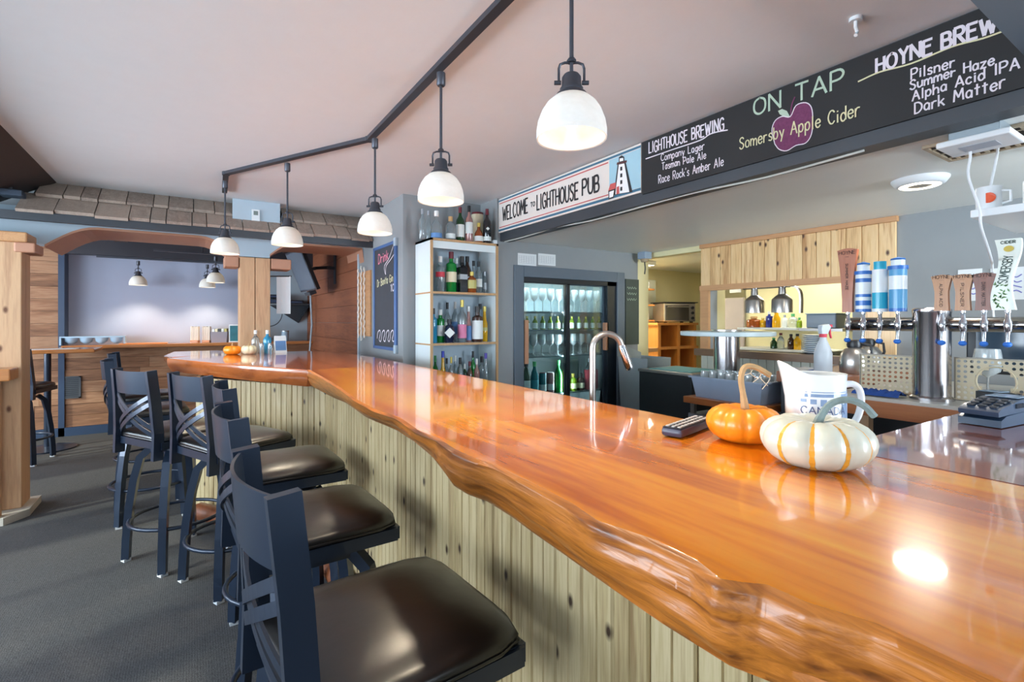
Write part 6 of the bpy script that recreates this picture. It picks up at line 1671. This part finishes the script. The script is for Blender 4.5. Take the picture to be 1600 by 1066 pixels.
# heat lamps over the hatch
t = thing('heat_lamp_bar', 'steel bar with a curved arm carrying the two heat lamps', 'lamp bracket', (0, 0, 0))
y1_, y2_ = at_x(1179, 460, 4.02).y, at_x(1222, 460, 4.02).y
ZHL = 1.655
MB().tube([(4.02, y1_ + .1, ZHL - .02), (4.02, y2_ - .06, ZHL - .02)], .014, 8).tube(smooth_path([(4.02, y2_ - .06, ZHL - .02), (4.02, y2_ - .12, ZHL - .04), (4.02, y2_ - .15, ZHL - .1), (4.02, y2_ - .15, ZHL - .24)], 4), 1, flat=(.02, .006)).box((4.0, y1_ + .05, ZHL - .01), (4.04, y1_ + .09, ZHL + .0)).build('bar', STEEL, t)
for y_, lab in ((y1_, 'brushed steel heat lamp over the hatch, nearer the doorway'), (y2_, 'brushed steel heat lamp over the hatch, nearer the taps')):
    t = thing('heat_lamp', lab, 'heat lamp', (4.02, y_, 1.42), 0, 'heat lamps')
    MB().lathe([(.078, 0), (.078, .1), (.07, .115), (.03, .15), (.026, .2)], seg=24).build('shade', STEEL, t, 40)
    MB().lathe([(.028, .2), (.028, .215)], seg=14).build('collar', CHROME, t, 40)
# shelf of sauces
t = thing('sauce_shelf', 'white shelf of sauces on the cream kitchen wall', 'shelf', (0, 0, 0))
ya2, yb4 = at_x(1165, 512, 4.95).y, at_x(1258, 512, 4.95).y
MB().box((4.8, yb4, 1.265), (5.3, ya2, 1.285)).build('board', WHITE, t)
MB().box((4.8, yb4 - .3, 1.05), (5.3, ya2 + .05, 1.075)).build('lower_board', WHITE, t)
for px, yt, w, gl, cp, stl, lab in [(1178, 495, 22, 'amber', 'wood', 'squat', 'wide amber tub on the sauce shelf'), (1192, 497, 9, 'yellow', 'gold', 'squat', 'small yellow jar on the sauce shelf'), (1202, 487, 10, 'cobalt', 'white', 'shoulder', 'blue bottle on the sauce shelf'), (1213, 482, 12, 'yellow', 'gold', 'slim', 'orange squeeze bottle with yellow tip on the sauce shelf'), (1226, 492, 9, 'white', 'silver', 'squat', 'white labelled jar on the sauce shelf'), (1239, 490, 13, 'clear', 'green', 'squat', 'clear jar with green lid on the sauce shelf'), (1249, 496, 8, 'lime', 'green', 'squat', 'little lime bottle at the end of the sauce shelf')]:
    p_ = at_x(px, 512, 4.9); d = depth(p_)
    bottle(lab, (4.9, p_.y, 1.286), w / 2 * d / FPX, (512 - yt) * d / FPX, gl, cp, stl, None, name='sauce_bottle', group='sauces on the kitchen shelf')
for px, yt, gl, cp, lab in [(1209, 528, 'dkgreen', 'green', 'dark green bottle on the lower kitchen shelf'), (1220, 520, 'clear', 'red', 'clear bottle with red cap on the lower kitchen shelf'), (1236, 521, 'brown', 'black', 'brown sauce bottle on the lower kitchen shelf'), (1246, 520, 'yellow', 'black', 'yellow mustard bottle on the lower kitchen shelf')]:
    p_ = at_x(px, 543, 4.88); d = depth(p_)
    bottle(lab, (4.88, p_.y, 1.076), .032, (545 - yt) * d / FPX, gl, cp, 'wine', None, name='sauce_bottle', group='sauces on the kitchen shelf')
pl0 = None
for k in range(10):
    lab = 'white dinner plate in the stack on the hatch sill'
    if pl0 is None:
        pl0 = thing('dinner_plate', lab, 'plate', (4.03, at_x(1270, 530, 4.03).y, ZP0), 0, 'stacked plates on the hatch sill')
        MB().lathe([(.04, 0), (.045, .002), (.075, .012), (.074, .0145), (.04, .006), (.002, .005)], seg=24).build('dish', plain('plate_white', (206, 216, 226), .25, coat=.3), pl0, 40)
    else: dup(pl0, (4.03, at_x(1270, 530, 4.03).y, ZP0 + k * .0145))
t = thing('plastic_tub', 'grey plastic tub on the small shelf behind the tall tap handle', 'tub', (4.6, at_x(1291, 510, 4.6).y, 1.29))
MB().rbox((-.1, -.12, 0), (.1, .12, .12), .01).build('tub', plain('tub_clear_grey', (150, 166, 186), .3, trans=.2), t)
MB().box((-.105, -.125, .12), (.105, .125, .128)).build('lid', PB, t)
tag(MB().box((4.45, at_x(1330, 510, 4.6).y, 1.265), (5.3, at_x(1262, 510, 4.6).y, 1.288)).build('hatch_shelf', STEEL), 'steel shelf behind the tall copper tap handle', 'shelf')
t = thing('door_panel', 'mauve-grey kitchen door seen through the hatch beside the pedestal', 'door', (5.29, at_x(1139, 500, 5.29).y, 0))
MB().box((-.03, -.2, 0), (0, .16, 1.62)).build('leaf', plain('mauve_door', (176, 166, 164), .5), t)
MB().tube([(-.03, -.15, 1.0), (-.07, -.15, 1.0)], .012, 10).build('knob', STEEL, t)
t = thing('wall_chart', 'grey and white clipboard sheet above the kitchen door', 'paper', (5.28, at_x(1143, 460, 5.28).y, 1.68))
MB().box((-.004, -.12, 0), (0, .02, .12)).build('sheet', WHITE, t); MB().box((-.006, -.04, .06), (-.004, .1, .16)).build('grey_sheet', plain('grey_sheet', (150, 152, 156), .6), t)
